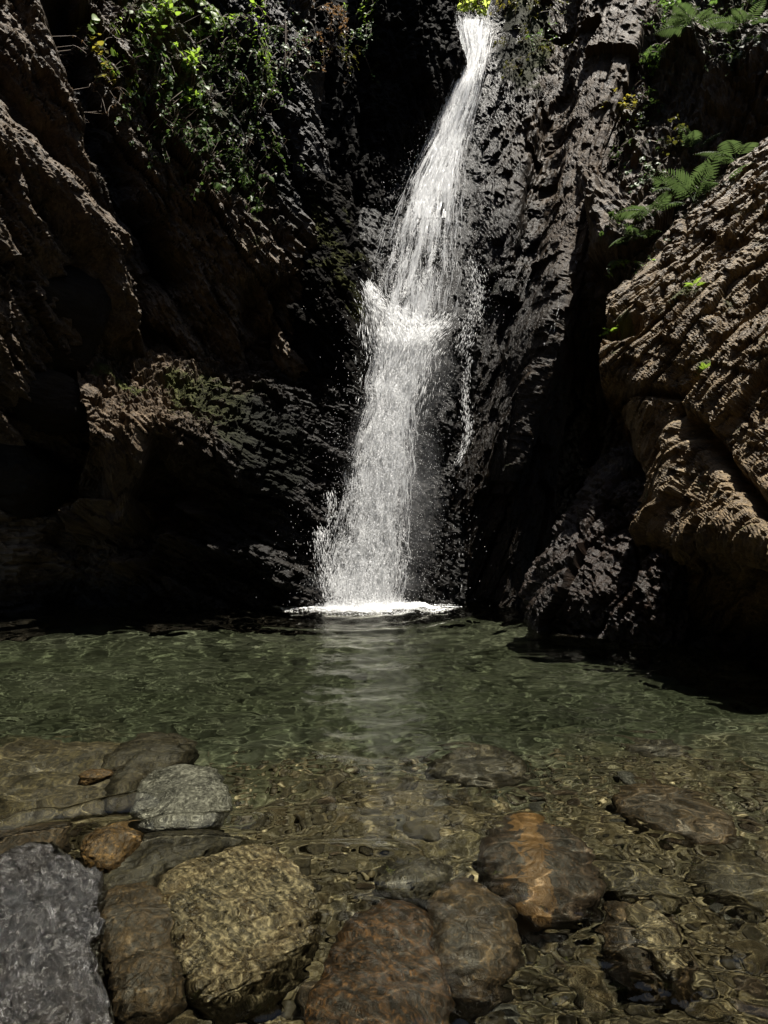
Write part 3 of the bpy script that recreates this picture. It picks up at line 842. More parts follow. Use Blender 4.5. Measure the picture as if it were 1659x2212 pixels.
def stone_material(name, dark, light, accent, accent_amt=0.4, scale=1.0, rough=0.45, spec=0.5, stripes=False, band=None, bump=0.6):
    b = NB(name)
    co = b.n('ShaderNodeTexCoord').outputs['Object']
    if stripes:
        st = b.n('ShaderNodeMapping'); st.inputs['Rotation'].default_value = (0.3, 0.2, 0.7); b.l(co, st.inputs['Vector'])
        v = b.vmul(st.outputs[0], (0.8, 5.0, 2.2))
    else:
        v = co
    n1 = b.noise(v, 9 * scale, 7, 0.68, 0.7)
    n2 = b.noise(co, 60 * scale, 4, 0.65)
    n3 = b.noise(co, 4 * scale, 4, 0.6, 0.6)
    col = b.ramp(n1, [(0.40, dark), (0.52, tuple(.45 * (x + y) for x, y in zip(dark, light))), (0.64, tuple(1.35 * x for x in light))])
    col = b.mix(b.math('MULTIPLY', b.ramp(n3, [(0.45, 0.0), (0.62, 1.0)]), accent_amt), col, accent)
    col = b.mix(b.ramp(n2, [(0.38, 0.8), (0.50, 0.0)]), col, tuple(.3 * x for x in dark))
    col = b.mix(b.ramp(n2, [(0.55, 0.0), (0.66, 0.75)]), col, tuple(min(.8, 2.2 * x) for x in light))
    if band:
        sep = b.n('ShaderNodeSeparateXYZ'); mp = b.n('ShaderNodeMapping')
        mp.inputs['Rotation'].default_value = (0, 0, band[1]); mp.inputs['Location'].default_value = (band[2], 0, 0)
        b.l(co, mp.inputs['Vector']); b.l(mp.outputs[0], sep.inputs[0])
        wob = b.math('MULTIPLY', b.math('SUBTRACT', b.noise(co, 7, 6, 0.7, 1.2), 0.5), 0.50)
        dist = b.math('ABSOLUTE', b.math('ADD', sep.outputs[0], wob))
        f = b.ramp(dist, [(band[3] * 0.75, 1.0), (band[3], 0.0)])
        col = b.mix(f, col, b.mix(n1, tuple(.5 * x for x in band[0]), tuple(min(1, 1.35 * x) for x in band[0])))
    p = b.n('ShaderNodeBsdfPrincipled')
    b.l(col, p.inputs['Base Color'])
    b.l(b.ramp(n1, [(0.3, rough * 0.7), (0.7, min(1, rough * 1.35))]), p.inputs['Roughness'])
    p.inputs['Specular IOR Level'].default_value = spec
    b.l(b.bump(b.math('ADD', n1, b.math('MULTIPLY', n2, 0.35)), bump, 0.03), p.inputs['Normal'])
    b.l(p.outputs[0], b.out.inputs['Surface'])
    return b.m


MS = {
    'grey': stone_material('stone_grey', (0.025, 0.026, 0.025), (0.12, 0.122, 0.115), (0.07, 0.07, 0.06), 0.4, rough=0.35, bump=0.9),
    'wetgrey': stone_material('stone_wet_grey', (0.00165, 0.00162, 0.0015), (0.033, 0.03186, 0.0285), (0.0088, 0.00702, 0.0045), 0.6, 0.8, rough=0.2, spec=0.7, stripes=True, bump=1.0),
    'tan': stone_material('stone_tan', (0.02023, 0.01662, 0.00918), (0.1517, 0.13, 0.08415), (0.07948, 0.04624, 0.01683), 0.35, 0.9, rough=0.3, stripes=True, bump=0.8),
    'brown': stone_material('stone_brown', (0.007573, 0.004862, 0.001963), (0.03471, 0.02248, 0.0101), (0.0284, 0.0152, 0.005049), 0.5, rough=0.6),
    'dark': stone_material('stone_dark', (0.00594, 0.005363, 0.0033), (0.02228, 0.01931, 0.01056), (0.01856, 0.01287, 0.00528), 0.5, rough=0.6),
    'rust': stone_material('stone_rust', (0.0039, 0.00195, 0.00065), (0.04875, 0.0234, 0.00715), (0.0078, 0.003575, 0.0013), 0.5, rough=0.5, stripes=True),
    'veined': stone_material('stone_veined', (0.004, 0.003, 0.0017), (0.02, 0.012, 0.006), (0.018, 0.008, 0.003), 0.5, rough=0.6, band=((0.085, 0.046, 0.015), 0.28, 0.04, 0.07)),
    'amber': stone_material('stone_amber', (0.024, 0.0126, 0.0036), (0.078, 0.045, 0.0144), (0.042, 0.0216, 0.0066), 0.4, rough=0.6),
    'olive': stone_material('stone_olive', (0.00936, 0.0078, 0.00351), (0.0429, 0.03588, 0.01716), (0.02808, 0.0195, 0.0078), 0.4, rough=0.65),
}


def add_stone(label, pts, z0, up, down, mat, seed, cat='boulder', name='boulder', **k):
    V, F, c = outline_stone(pts, z0, up, down, seed, **k)
    o = link(name, make_mesh(name, V, F), MS[mat], None, label, cat, 'stones lying in the shallow end of the pool')
    o.location = c
    return o


add_stone('rough wet grey boulder rising out of the water in the bottom left corner', [(-160, 1960), (-20, 1880), (60, 1845), (130, 1840), (175, 1890), (190, 1990), (205, 2080), (235, 2180), (255, 2320), (120, 2420), (-90, 2380)], -0.08, 0.16, 0.35, 'wetgrey', 3, flat=2.6, ridge=0.06, fine=0.008, rib=0.8, n_ang=320, n_rad=110, layer=0.020, ldir=0.75)
add_stone('large tan rounded boulder breaking the surface beside the wet grey boulder', [(352, 1960), (350, 1915), (400, 1875), (480, 1850), (570, 1835), (630, 1865), (672, 1920), (686, 1985), (660, 2045), (590, 2110), (510, 2165), (440, 2165), (395, 2110), (385, 2050), (365, 2005)], -0.20, 0.115, 0.33, 'tan', 5, flat=2.9, ridge=0.03, rib=0.5, fine=0.006, n_ang=320, n_rad=110, layer=0.012, ldir=0.6)
add_stone('smooth grey speckled boulder just above the water left of the pool', [(290, 1725), (320, 1680), (380, 1655), (430, 1660), (480, 1695), (492, 1735), (455, 1770), (390, 1780), (330, 1778)], -0.18, 0.095, 0.35, 'grey', 7, flat=2.2, ridge=0.03, rib=0.8, n_ang=260, n_rad=80)
add_stone('brown submerged boulder between the wet grey and the tan boulders', [(212, 1960), (250, 1930), (330, 1935), (372, 1960), (382, 2020), (350, 2070), (270, 2110), (225, 2080), (205, 2020)], -0.24, 0.11, 0.25, 'brown', 9, flat=3.0)
add_stone('dark brown submerged boulder below the tan boulder at the bottom edge', [(250, 2110), (310, 2075), (370, 2050), (392, 2100), (385, 2170), (330, 2230), (270, 2220), (245, 2170)], -0.26, 0.12, 0.2, 'brown', 11, flat=2.6)
add_stone('rust red submerged boulder at the middle of the bottom edge', [(705, 2130), (740, 2030), (800, 1975), (860, 1960), (905, 1985), (935, 2060), (960, 2170), (965, 2320), (830, 2400), (700, 2340)], -0.24, 0.12, 0.3, 'rust', 13, flat=2.5)
add_stone('egg shaped brown submerged boulder right of the rust red boulder', [(922, 1985), (955, 1925), (1010, 1905), (1070, 1935), (1105, 1990), (1108, 2060), (1090, 2120), (1050, 2175), (990, 2180), (950, 2120), (930, 2050)], -0.24, 0.12, 0.3, 'brown', 15, flat=2.3)
add_stone('dark submerged boulder with an orange stripe down its middle', [(1045, 1850), (1080, 1790), (1130, 1762), (1190, 1790), (1260, 1830), (1290, 1890), (1280, 1960), (1220, 1990), (1130, 1975), (1070, 1920)], -0.26, 0.13, 0.3, 'veined', 17, flat=2.5)
add_stone('amber flat submerged boulder at the left edge under the far shallows', [(-60, 1640), (40, 1610), (150, 1600), (250, 1615), (262, 1680), (230, 1740), (120, 1765), (0, 1770), (-80, 1720)], -0.34, 0.12, 0.4, 'olive', 19, flat=2.8)
add_stone('dark olive submerged boulder behind the smooth grey boulder', [(240, 1680), (260, 1610), (330, 1580), (400, 1585), (415, 1625), (380, 1660), (300, 1690), (255, 1740)], -0.32, 0.14, 0.5, 'dark', 21, flat=2.3)
add_stone('dark flat submerged boulder in front of the smooth grey boulder', [(215, 1870), (270, 1820), (380, 1795), (480, 1800), (520, 1830), (440, 1850), (360, 1880), (340, 1930), (240, 1930)], -0.22, 0.06, 0.25, 'dark', 23, flat=2.6)
add_stone('orange brown submerged stone left of the dark flat boulder', [(190, 1860), (205, 1810), (250, 1790), (290, 1795), (280, 1840), (230, 1875)], -0.17, 0.08, 0.2, 'amber', 25, name='stone', cat='stone')
add_stone('dark brown submerged boulder at the left edge above the wet grey boulder', [(-60, 1830), (0, 1790), (90, 1780), (150, 1800), (130, 1835), (40, 1860), (-50, 1880)], -0.22, 0.08, 0.2, 'brown', 27)
add_stone('small amber stone lying on the flat boulder at the left', [(178, 1672), (205, 1662), (236, 1664), (238, 1678), (205, 1688), (180, 1686)], -0.22, 0.03, 0.03, 'amber', 29, name='stone', cat='stone', n_ang=60, n_rad=20)
add_stone('dark submerged boulder in the middle of the pool right of the reflection', [(930, 1650), (970, 1620), (1060, 1620), (1130, 1650), (1120, 1690), (1040, 1705), (960, 1690)], -0.50, 0.12, 0.3, 'dark', 31)
add_stone('long low dark submerged boulder at the right of the pool', [(1330, 1620), (1380, 1595), (1470, 1605), (1500, 1625), (1440, 1640), (1370, 1640)], -0.62, 0.12, 0.3, 'dark', 33)
add_stone('broad rusty brown submerged boulder near the right edge', [(1330, 1720), (1380, 1690), (1480, 1710), (1560, 1760), (1580, 1820), (1500, 1830), (1420, 1800), (1350, 1770)], -0.42, 0.10, 0.3, 'brown', 35)
add_stone('dark submerged boulder with a pale tan end near the lower right', [(1310, 2000), (1350, 1960), (1420, 1990), (1480, 2060), (1480, 2110), (1420, 2130), (1350, 2090)], -0.28, 0.08, 0.2, 'brown', 37)
add_stone('flat pale tan submerged stone beside the dark lower right boulder', [(1360, 1975), (1400, 1965), (1450, 2020), (1468, 2080), (1450, 2105), (1410, 2070), (1380, 2020)], -0.20, 0.04, 0.06, 'tan', 39, name='stone', cat='stone')
add_stone('dark submerged boulder behind the egg shaped brown boulder', [(810, 1900), (850, 1865), (930, 1870), (970, 1895), (930, 1930), (860, 1940)], -0.26, 0.09, 0.2, 'dark', 41)
add_stone('dark olive submerged boulder at the right edge of the shallows', [(1500, 1890), (1560, 1860), (1640, 1880), (1700, 1930), (1680, 1980), (1580, 1960), (1520, 1930)], -0.36, 0.10, 0.2, 'olive', 43)
add_stone('olive brown submerged boulder right of the orange striped boulder', [(1290, 1900), (1330, 1870), (1420, 1890), (1480, 1930), (1440, 1960), (1360, 1950)], -0.34, 0.07, 0.2, 'olive', 45)

# boulders wedged in the left wall
def wedge_boulder(label, c, axes, rot, seed, mat, **k):
    k.setdefault('fine', 0.022); k['rough'] = 0.09
    V, F, fol = stone_verts(axes, rot, seed, 6, **k)
    o = link('boulder', make_mesh('boulder', V, F, {'fol': fol, 'moss': np.zeros(len(V)), 'wet': np.full(len(V), .1)}), mat, None, label, 'boulder', 'boulders wedged in the left wall')
    o.location = c
    WALLS.append((V + np.array(c), F))
    return o


wedge_boulder('big smooth brown boulder bulging from the left wall above the ledge', P(55, 650, 7.6), (1.05, 0.6, 1.0), (0, 0.2, 0.6), 51, M['smooth'], rough=0.06)
wedge_boulder('flat brown boulder squeezed under the big smooth boulder on the left', P(80, 865, 7.75), (0.9, 0.55, 0.42), (0, 0.12, 0.5), 52, M['smooth'])
wedge_boulder('brown boulder low on the left wall over the dark hollow', P(20, 1035, 7.9), (0.82, 0.5, 0.68), (0, 0.1, 0.4), 53, M['smooth'])

# cobbles: the ones that can be told apart, then gravel
def cobble_fits(x, y, taken):
    return all((x - a) ** 2 + (y - b) ** 2 > (r * 0.8) ** 2 for a, b, r in taken)


protos = []
for k in range(9):
    V, F, _ = stone_verts((1, rnd.uniform(.65, .9), rnd.uniform(.42, .62)), (0, 0, 0), 300 + k, 3, facets=12, sharp=7, rough=0.06, fine=0.008)
    protos.append((V, F))
mats = ['olive', 'brown', 'tan', 'olive', 'grey', 'brown', 'tan', 'dark', 'olive']
pm = [make_mesh('cobble', V, F) for V, F in protos]
for me_, m_ in zip(pm, mats): me_.materials.append(MS[m_])
n_c = 0
tries = 0
taken = []
while n_c < 260 and tries < 6000:
    tries += 1
    y = 1.35 + 2.1 * rnd.random() ** 1.4
    x = rnd.uniform(-0.68, 0.72) * y
    r_ = rnd.uniform(0.025, 0.075) if rnd.random() < .8 else rnd.uniform(.07, .13)
    if not cobble_fits(x, y, [(a, b, c + r_) for a, b, c in taken]): continue
    taken.append((x, y, r_))
    kc = rnd.randrange(9)
    cn = {'olive': 'olive green', 'brown': 'brown', 'tan': 'pale tan', 'grey': 'grey', 'dark': 'blackish'}[mats[kc]]
    o = link('cobble', pm[kc], None, None, 'small rounded ' + cn + ' cobble on the pool bed in the shallows', 'cobble', cn + ' cobbles on the pool bed')
    o.location = (x, y, float(bed_z(np.array([x]), np.array([y]))[0]) + r_ * 0.22)
    o.scale = (r_, r_, r_)
    o.rotation_euler = (rnd.uniform(-.3, .3), rnd.uniform(-.3, .3), rnd.uniform(0, 6.28))
    n_c += 1
gv, gf = [], []
U, UF = icosphere(1)
N_ = 5000
yy = 1.2 + 2.6 * rs.rand(N_) ** 1.3; xx = rs.uniform(-0.75, 0.78, N_) * yy
zz = bed_z(xx, yy); sz = rs.uniform(0.010, 0.036, N_)
sq = rs.uniform(0.5, 1.0, (N_, 3)); an = rs.uniform(0, 6.28, N_)
jit = 1 + 0.22 * rs.normal(size=(N_, len(U)))
VV = U[None] * jit[..., None] * sq[:, None] * sz[:, None, None]
ca, sa = np.cos(an)[:, None], np.sin(an)[:, None]
VV = np.stack([VV[..., 0] * ca - VV[..., 1] * sa + xx[:, None], VV[..., 0] * sa + VV[..., 1] * ca + yy[:, None], VV[..., 2] * 0.7 + (zz + sz * .2)[:, None]], -1)
FF = UF[None] + (np.arange(N_) * len(U))[:, None, None]


def gravel_material():
    b = NB('gravel')
    g = b.n('ShaderNodeNewGeometry')
    v = b.ramp(g.outputs['Random Per Island'], [(0.0, (0.00891, 0.00648, 0.00243)), (0.45, (0.02754, 0.02187, 0.00972)), (0.8, (0.05265, 0.04212, 0.02025)), (1.0, (0.1215, 0.1053, 0.0648))])
    p = b.n('ShaderNodeBsdfPrincipled'); b.l(v, p.inputs['Base Color']); p.inputs['Roughness'].default_value = 0.7
    b.l(p.outputs[0], b.out.inputs['Surface'])
    return b.m


link('gravel', make_mesh('gravel', VV.reshape(-1, 3), FF.reshape(-1, 3)), gravel_material(), None, 'loose fine gravel over the floor of the shallow pool', 'gravel', None, 'stuff')

# ------------------------------------------------------------------ waterfall
OCT_V = np.array([(0, 0, 1)] + [(math.cos(a), math.sin(a), .2) for a in (0, 2.094, 4.189)] + [(0, 0, -1)], float)
OCT_F = np.array([(0, 1, 2), (0, 2, 3), (0, 3, 1), (4, 2, 1), (4, 3, 2), (4, 1, 3)])


def drops_mesh(name, pos, direc, length, radius):
    """pulled-out drops: one closed spindle at each position, along direc"""
    d = direc / (np.linalg.norm(direc, axis=1, keepdims=True) + 1e-9)
    up = np.tile(np.array([0.31, 0.94, 0.11]), (len(d), 1))
    a = np.cross(d, up); a /= np.linalg.norm(a, axis=1, keepdims=True)
    b_ = np.cross(d, a)
    V = pos[:, None] + a[:, None] * (OCT_V[None, :, 0:1] * radius[:, None, None]) + b_[:, None] * (OCT_V[None, :, 1:2] * radius[:, None, None]) + d[:, None] * (OCT_V[None, :, 2:3] * length[:, None, None] * .5)
    F = OCT_F[None] + (np.arange(len(d)) * 5)[:, None, None]
    return make_mesh(name, V.reshape(-1, 3), F.reshape(-1, 3))


def white_water(name, transl=0.5, col=(0.97, 0.975, 0.98), clear=0.3):
    b = NB(name)
    d = b.n('ShaderNodeBsdfDiffuse'); d.inputs['Color'].default_value = col + (1,)
    t = b.n('ShaderNodeBsdfTranslucent'); t.inputs['Color'].default_value = col + (1,)
    g = b.n('ShaderNodeBsdfGlossy'); g.inputs['Roughness'].default_value = 0.25
    m1 = b.n('ShaderNodeMixShader'); m1.inputs[0].default_value = transl
    b.l(d.outputs[0], m1.inputs[1]); b.l(t.outputs[0], m1.inputs[2])
    m2 = b.n('ShaderNodeMixShader'); m2.inputs[0].default_value = 0.06
    b.l(m1.outputs[0], m2.inputs[1]); b.l(g.outputs[0], m2.inputs[2])
    tr = b.n('ShaderNodeBsdfTransparent')
    m3 = b.n('ShaderNodeMixShader'); m3.inputs[0].default_value = clear
    b.l(m2.outputs[0], m3.inputs[1]); b.l(tr.outputs[0], m3.inputs[2])
    b.l(m3.outputs[0], b.out.inputs['Surface'])
    return b.m


WW = white_water('white_water', 0.55)
WD = white_water('drop_water', 0.55, clear=0.5)
WF = white_water('foam_water', 0.4, clear=0.15)
fall = link('waterfall', None, None, None, 'tall white waterfall plunging down the dark gorge into the pool', 'waterfall')
fall.location = tuple(BASE)


def fpart(name, me, mat=WW):
    o = link(name, me, mat, fall, kind='stuff')
    o.matrix_parent_inverse = Matrix.Translation(-Vector(BASE))
    return o


def fall_pos(y, s, dj):
    xl, xr, D = fall_at(y)
    y = np.asarray(y, float); s = np.asarray(s, float)
    one = 0 * y
    k = smooth(640, 780, y)                               # below the ledge the water breaks up
    s = s * (1 + (0.06 + 0.10 * k) * noise(np.stack([y * .016, one + .5, one], 1), 801)) + (0.03 + 0.05 * k) * noise(np.stack([y * .022, s * 1.6, one], 1), 802) + 0.03 * k * noise(np.stack([y * .06, s * 4, one], 1), 803)
    x = 0.5 * (xl + xr) + 0.5 * (xr - xl) * s
    return PA(np.stack([x, y, D + dj], -1))


def cascade(name, y0, y1, n, thr, dens_pow, ln, rad, seed, spread=1.0, edge=2.2, fs=(5.0, 0.010), core=0.0):
    r_ = np.random.RandomState(seed)
    y = r_.uniform(y0, y1, n)
    s = r_.uniform(-1.15, 1.15, n) * spread
    # ropes of water: density varies across the fall and slowly down it
    p = np.stack([s * fs[0] + 0.6 * np.sin(y * 0.02), y * fs[1], 0 * y + seed], 1)
    dens = 0.5 + 0.95 * fbm(p, 3, seed, 0.65) + 0.45 * fbm(p * np.array([3.5, 2.5, 1]), 2, seed + 3)
    dens = np.clip(dens + core * np.exp(-(s / 0.55) ** 2), 0, 1.3)
    wob = 1 + 0.30 * noise(np.stack([y * .022, np.sign(s) * 3.1, 0 * y + .5], 1), seed + 8)
    fall_off = np.clip(1 - np.abs(s / spread / wob) ** np.where(s > 0, edge * .7, edge * 1.3) * 0.9, 0, 1)
    thin = np.where(y < 34 + 16 * noise(np.stack([s * 4, 0 * s + .3, 0 * s], 1), 5), 9, 0) + np.interp(y, [0, 330, 480, 670, 690, 760, 1300], [0, 0, .22, .34, .05, 0, 0])
    keep = r_.rand(n) < (np.clip((dens - thr - thin), 0, 1) ** dens_pow) * fall_off + 0.015
    y, s = y[keep], s[keep]
    dj = -np.abs(r_.normal(0, 0.10, len(y))) + 0.03
    a = fall_pos(y, s, dj); b_ = fall_pos(y + 6, s + r_.normal(0, .012, len(y)), dj)
    L = r_.uniform(*ln, len(y)) * r_.uniform(.5, 1.4, len(y)); Rr = r_.uniform(*rad, len(y)) * r_.uniform(.5, 1.3, len(y))
    dv = b_ - a
    dv = dv / np.linalg.norm(dv, axis=1, keepdims=True) + r_.normal(0, .10, dv.shape)
    return fpart(name, drops_mesh(name, a, dv, L, Rr), WD)


cascade('upper_cascade', 14, 700, 160000, 0.20, 0.9, (0.010, 0.04), (0.0025, 0.006), 1, core=0.2)
cascade('lower_cascade', 690, 1318, 100000, 0.16, 0.8, (0.010, 0.04), (0.0025, 0.006), 2, core=0.35, edge=1.8, fs=(6, .028))


def strands(name, y0, y1, n, seed, ln, rad, spread=1.0):
    '''long threads of water that follow the fall, three-sided and tapered at both ends'''
    r_ = np.random.RandomState(seed)
    k = 5
    y = r_.uniform(y0, y1, n); s = np.clip(r_.normal(0, .5, n), -1.25, 1.25) * spread
    p = np.stack([s * 6 + 0.6 * np.sin(y * .02), y * (.010 if y1 < 700 else .026), 0 * y + seed], 1)
    keep = r_.rand(n) < np.clip(0.4 + 1.6 * fbm(p, 3, seed, .65) - np.interp(y, [0, 330, 480, 670, 690], [0, 0, .15, .25, 0]), 0, 1)
    y, s = y[keep], s[keep]; n = len(y)
    L = r_.uniform(*ln, n); rr = r_.uniform(*rad, n); dj = -np.abs(r_.normal(0, .07, n)) + .03
    t = np.linspace(0, 1, k)
    yy = np.minimum(y[:, None] + L[:, None] * t, y1 + 8)
    ss = s[:, None] + r_.normal(0, .06, n)[:, None] * t + 0.012 * np.sin(t * 9 + r_.uniform(0, 6, n)[:, None])
    C = fall_pos(yy.ravel(), ss.ravel(), np.repeat(dj, k)).reshape(n, k, 3)
    taper = np.sin(np.pi * np.clip(t, .03, .97)) ** .7
    V = np.stack([C + rr[:, None, None] * taper[None, :, None] * np.array([math.cos(a), math.sin(a), 0]) for a in (0.4, 2.5, 4.6)], 2)
    b0 = (np.arange(n) * k * 3)[:, None, None] + (np.arange(k - 1) * 3)[None, :, None]
    F = np.concatenate([np.stack([b0 + j, b0 + (j + 1) % 3, b0 + 3 + (j + 1) % 3, b0 + 3 + j], -1) for j in range(3)], 2).reshape(-1, 4)
    return fpart(name, make_mesh(name, V.reshape(-1, 3), F))


def curtain(name, y0, y1, seed, half, sx, sy, thr, dj):
    '''the unbroken water: a rippled curtain torn open into a web of holes'''
    ny, nx = int((y1 - y0) * 1.15), 120
    yy, ss = np.meshgrid(np.linspace(y0, y1, ny), np.linspace(-half, half, nx), indexing='ij')
    y, s = yy.ravel(), ss.ravel()
    p = np.stack([s * sx + 0.5 * np.sin(y * .03) * .3, y * sy, 0 * y + seed * 3.3], 1)
    p = p + 0.35 * np.stack([fbm(p * .8, 2, seed), fbm(p * .8, 2, seed + 1), 0 * y], 1)
    d1, d2, val, _ = worley(p, seed)
    soft = fbm(p * np.array([.45, .35, 1]), 3, seed + 5)
    web = (d2 - d1) - 0.30 - 0.55 * soft
    rag = 0.35 * fbm(p * np.array([2.5, .8, 1]), 2, seed + 6)
    web = web + np.clip(np.abs(s) / half - 0.55 + rag, 0, 1) * 1.6 + thr
    disp = dj - 0.05 * fbm(p * np.array([.8, .6, 1]), 3, seed + 9) - 0.03 * ridged(p * np.array([2.2, 1.2, 1]), 2, seed + 10) - 0.02 * (1 - smooth(0, .5, d2 - d1))
    V = fall_pos(y, s, disp)
    F = grid_faces(ny, nx)
    F = F[(web[F] < 0.12).all(1)]
    used, inv = np.unique(F, return_inverse=True)
    return fpart(name, make_mesh(name, V[used], inv.reshape(-1, 4)))


curtain('upper_curtain', 42, 470, 31, .9, 7, .022, 0.05, 0.04)
curtain('middle_curtain', 400, 690, 32, .85, 9, .022, 0.45, 0.04)
curtain('lower_curtain', 720, 1316, 33, .8, 9, .030, 0.08, 0.03)
strands('upper_strand', 36, 690, 17000, 21, (12, 50), (.0016, .004))
strands('lower_strand', 690, 1312, 24000, 22, (14, 60), (.0016, .0042), .86)


def jets(name, paths, n, seed, rad=(0.004, 0.009), ln=(0.05, 0.18)):
    """thin jets thrown along curved paths: (list of (x,y,D) control points, spread in picture units at start and end, weight)"""
    r_ = np.random.RandomState(seed)
    P_, D_ = [], []
    tot = sum(p[2] for p in paths)
    for ctl, (w0, w1), wt in paths:
        k = int(n * wt / tot)
        C = np.array(ctl, float)
        t = r_.rand(k) ** 0.9 * (len(C) - 1.02)
        off = r_.normal(0, 1, (k, 2))
        wd = w0 + (w1 - w0) * t / (len(C) - 1)
        c0 = crom(C, t); c1 = crom(C, t + 0.01)
        for c in (c0, c1):
            c[:, 0] += off[:, 0] * wd; c[:, 1] += off[:, 1] * wd * 0.6
            c[:, 2] += off[:, 1] * 0.05
        a = PA(c0); P_.append(a); D_.append(PA(c1) - a)
    P_ = np.concatenate(P_); D_ = np.concatenate(D_)
    return fpart(name, drops_mesh(name, P_, D_, r_.uniform(*ln, len(P_)), r_.uniform(*rad, len(P_))))


jets('splash_jet', [
    ([(794, 612, 9.30), (808, 640, 9.2), (835, 690, 9.1), (850, 760, 9.05)], (6, 28), .45),
    ([(796, 614, 9.30), (830, 655, 9.15), (880, 690, 9.0), (905, 735, 9.0)], (7, 26), .45),
    ([(798, 618, 9.30), (812, 680, 9.15), (820, 760, 9.1)], (6, 24), .5),
    ([(965, 680, 9.4), (940, 712, 9.15), (900, 740, 9.05), (870, 790, 9.0)], (10, 24), .5),
    ([(950, 700, 9.3), (915, 735, 9.1), (890, 800, 9.0)], (12, 26), .5),
    ([(860, 720, 9.1), (870, 790, 9.05), (850, 900, 8.95)], (26, 30), 2.4)], 4000, 5, rad=(0.002, 0.005))
jets('side_rivulet', [
    ([(690, 1140, 8.30), (695, 1180, 8.28), (706, 1240, 8.25), (712, 1300, 8.22)], (8, 16), .16),
    ([(714, 1060, 8.42), (716, 1110, 8.38), (702, 1180, 8.32)], (6, 10), .06),
    ([(1020, 560, 9.65), (1030, 640, 9.5), (1015, 700, 9.4), (1000, 760, 9.3)], (10, 12), .25),
    ([(1010, 770, 9.3), (1005, 860, 9.2), (1010, 940, 9.1), (985, 1010, 9.05)], (6, 5), .15),
    ([(1005, 390, 10.6), (1015, 450, 10.4), (1010, 520, 10.1)], (5, 7), .2),
    ([(985, 1140, 8.95), (990, 1220, 8.9), (990, 1300, 8.8)], (5, 5), .2),
    ([(1300, 400, 9.15), (1270, 490, 8.95), (1240, 570, 8.85), (1205, 680, 8.6), (1180, 760, 8.6)], (2.5, 4), .25)], 4500, 6, rad=(0.0015, 0.004), ln=(0.02, 0.08))

# mist drifting off the lower fall
def mist_material():
    b = NB('mist')
    co = b.n('ShaderNodeTexCoord').outputs['Object']
    ln = b.n('ShaderNodeVectorMath', operation='LENGTH'); b.l(co, ln.inputs[0])
    f = b.ramp(ln.outputs['Value'], [(0.15, 1.0), (0.55, 0.30), (1.0, 0.0)])
    d = b.math('MULTIPLY', b.math('MULTIPLY', f, b.ramp(b.noise(b.vmul(co, (1, 1, 2.5)), 2.6, 4, 0.6), [(0.28, 0.0), (0.7, 1.0)])), 0.7)
    v = b.n('ShaderNodeVolumePrincipled'); b.l(d, v.inputs['Density'])
    v.inputs['Color'].default_value = (0.97, 0.98, 1, 1); v.inputs['Anisotropy'].default_value = 0.1
    b.l(v.outputs[0], b.out.inputs['Volume'])
    b.m.cycles.volume_step_rate = 2.0 if hasattr(b.m.cycles, 'volume_step_rate') else 1.0
    return b.m


MM = mist_material()
U, UF = icosphere(3)
for c_, ax in ((P(895, 800, 9.05), (.75, .45, 1.2)), (P(850, 1060, 8.6), (.85, .5, 1.9)), (P(785, 1262, 8.25), (1.0, .5, .34))):
    o = fpart('mist', make_mesh('mist', U, UF), MM)
    o.matrix_parent_inverse = Matrix.Identity(4)
    o.location = Vector(c_) - Vector(BASE); o.scale = ax

# fine airborne spray
r_ = np.random.RandomState(9)
n = 13000
y = r_.uniform(250, 1310, n); s = r_.normal(0.15, 0.85, n)
dj = r_.normal(-0.25, 0.3, n)
xl, xr, D = fall_at(y)
a = PA(np.stack([0.5 * (xl + xr) + 0.62 * (xr - xl) * s, y, D + dj], -1))
fpart('spray', drops_mesh('spray', a, r_.normal(0, .4, (n, 3)) + np.array([0, 0, -1]), r_.uniform(.004, .02, n), r_.uniform(.0015, .0035, n)))

# foam where it strikes the pool
n = 17000
th = r_.uniform(0, 2 * np.pi, n); rr = np.abs(r_.normal(0, 1, n)) ** 1.15
fx = BASE[0] + 0.1 + rr * np.cos(th) * 0.75; fy = BASE[1] - 0.08 + rr * np.sin(th) * 0.36
pp = np.stack([fx, fy, 0 * fx], 1)
k = r_.rand(n) < np.clip(np.exp(-rr * 0.9) * 1.4 + 0.9 * ridged(pp * np.array([3.0, 7, 1]), 2, 77) - 0.5, 0, 1)
k &= rr < 1.7
fx, fy, rr = fx[k], fy[k], rr[k]
fz = water_height(fx, fy) + np.abs(r_.normal(0, .05, len(fx))) * np.exp(-rr * 1.3)
dr = r_.normal(0, 1, (len(fx), 3)) * np.array([1, .6, .15])
fpart('foam', drops_mesh('foam', np.stack([fx, fy, fz], 1), dr, r_.uniform(.010, .04, len(fx)), r_.uniform(.002, .005, len(fx))), WF)
gx, gy = np.meshgrid(np.linspace(-1.5, 1.9, 200), np.linspace(-.75, .6, 110), indexing='ij')
gx, gy = gx.ravel() + BASE[0], gy.ravel() + BASE[1]
pp = np.stack([(gx - BASE[0]) * 5, (gy - BASE[1]) * 11, 0 * gx], 1)
pp = pp + 0.5 * np.stack([fbm(pp * .6, 2, 61), fbm(pp * .6, 2, 62), 0 * gx], 1)
d1, d2, val, _ = worley(pp, 63)
er = np.hypot((gx - BASE[0] - .1) / 1.75, (gy - BASE[1]) / .55)
web = (d2 - d1) - 0.75 + 1.05 * er - 0.25 * fbm(pp * .5, 2, 64)
FQ = grid_faces(200, 110)
FQ = FQ[(web[FQ] < 0.12).all(1)]
used, inv = np.unique(FQ, return_inverse=True)
FV = np.stack([gx, gy, water_height(gx, gy) + .005 + 0.05 * np.exp(-(er * 2.2) ** 2) * (1 + fbm(pp, 2, 65))], 1)
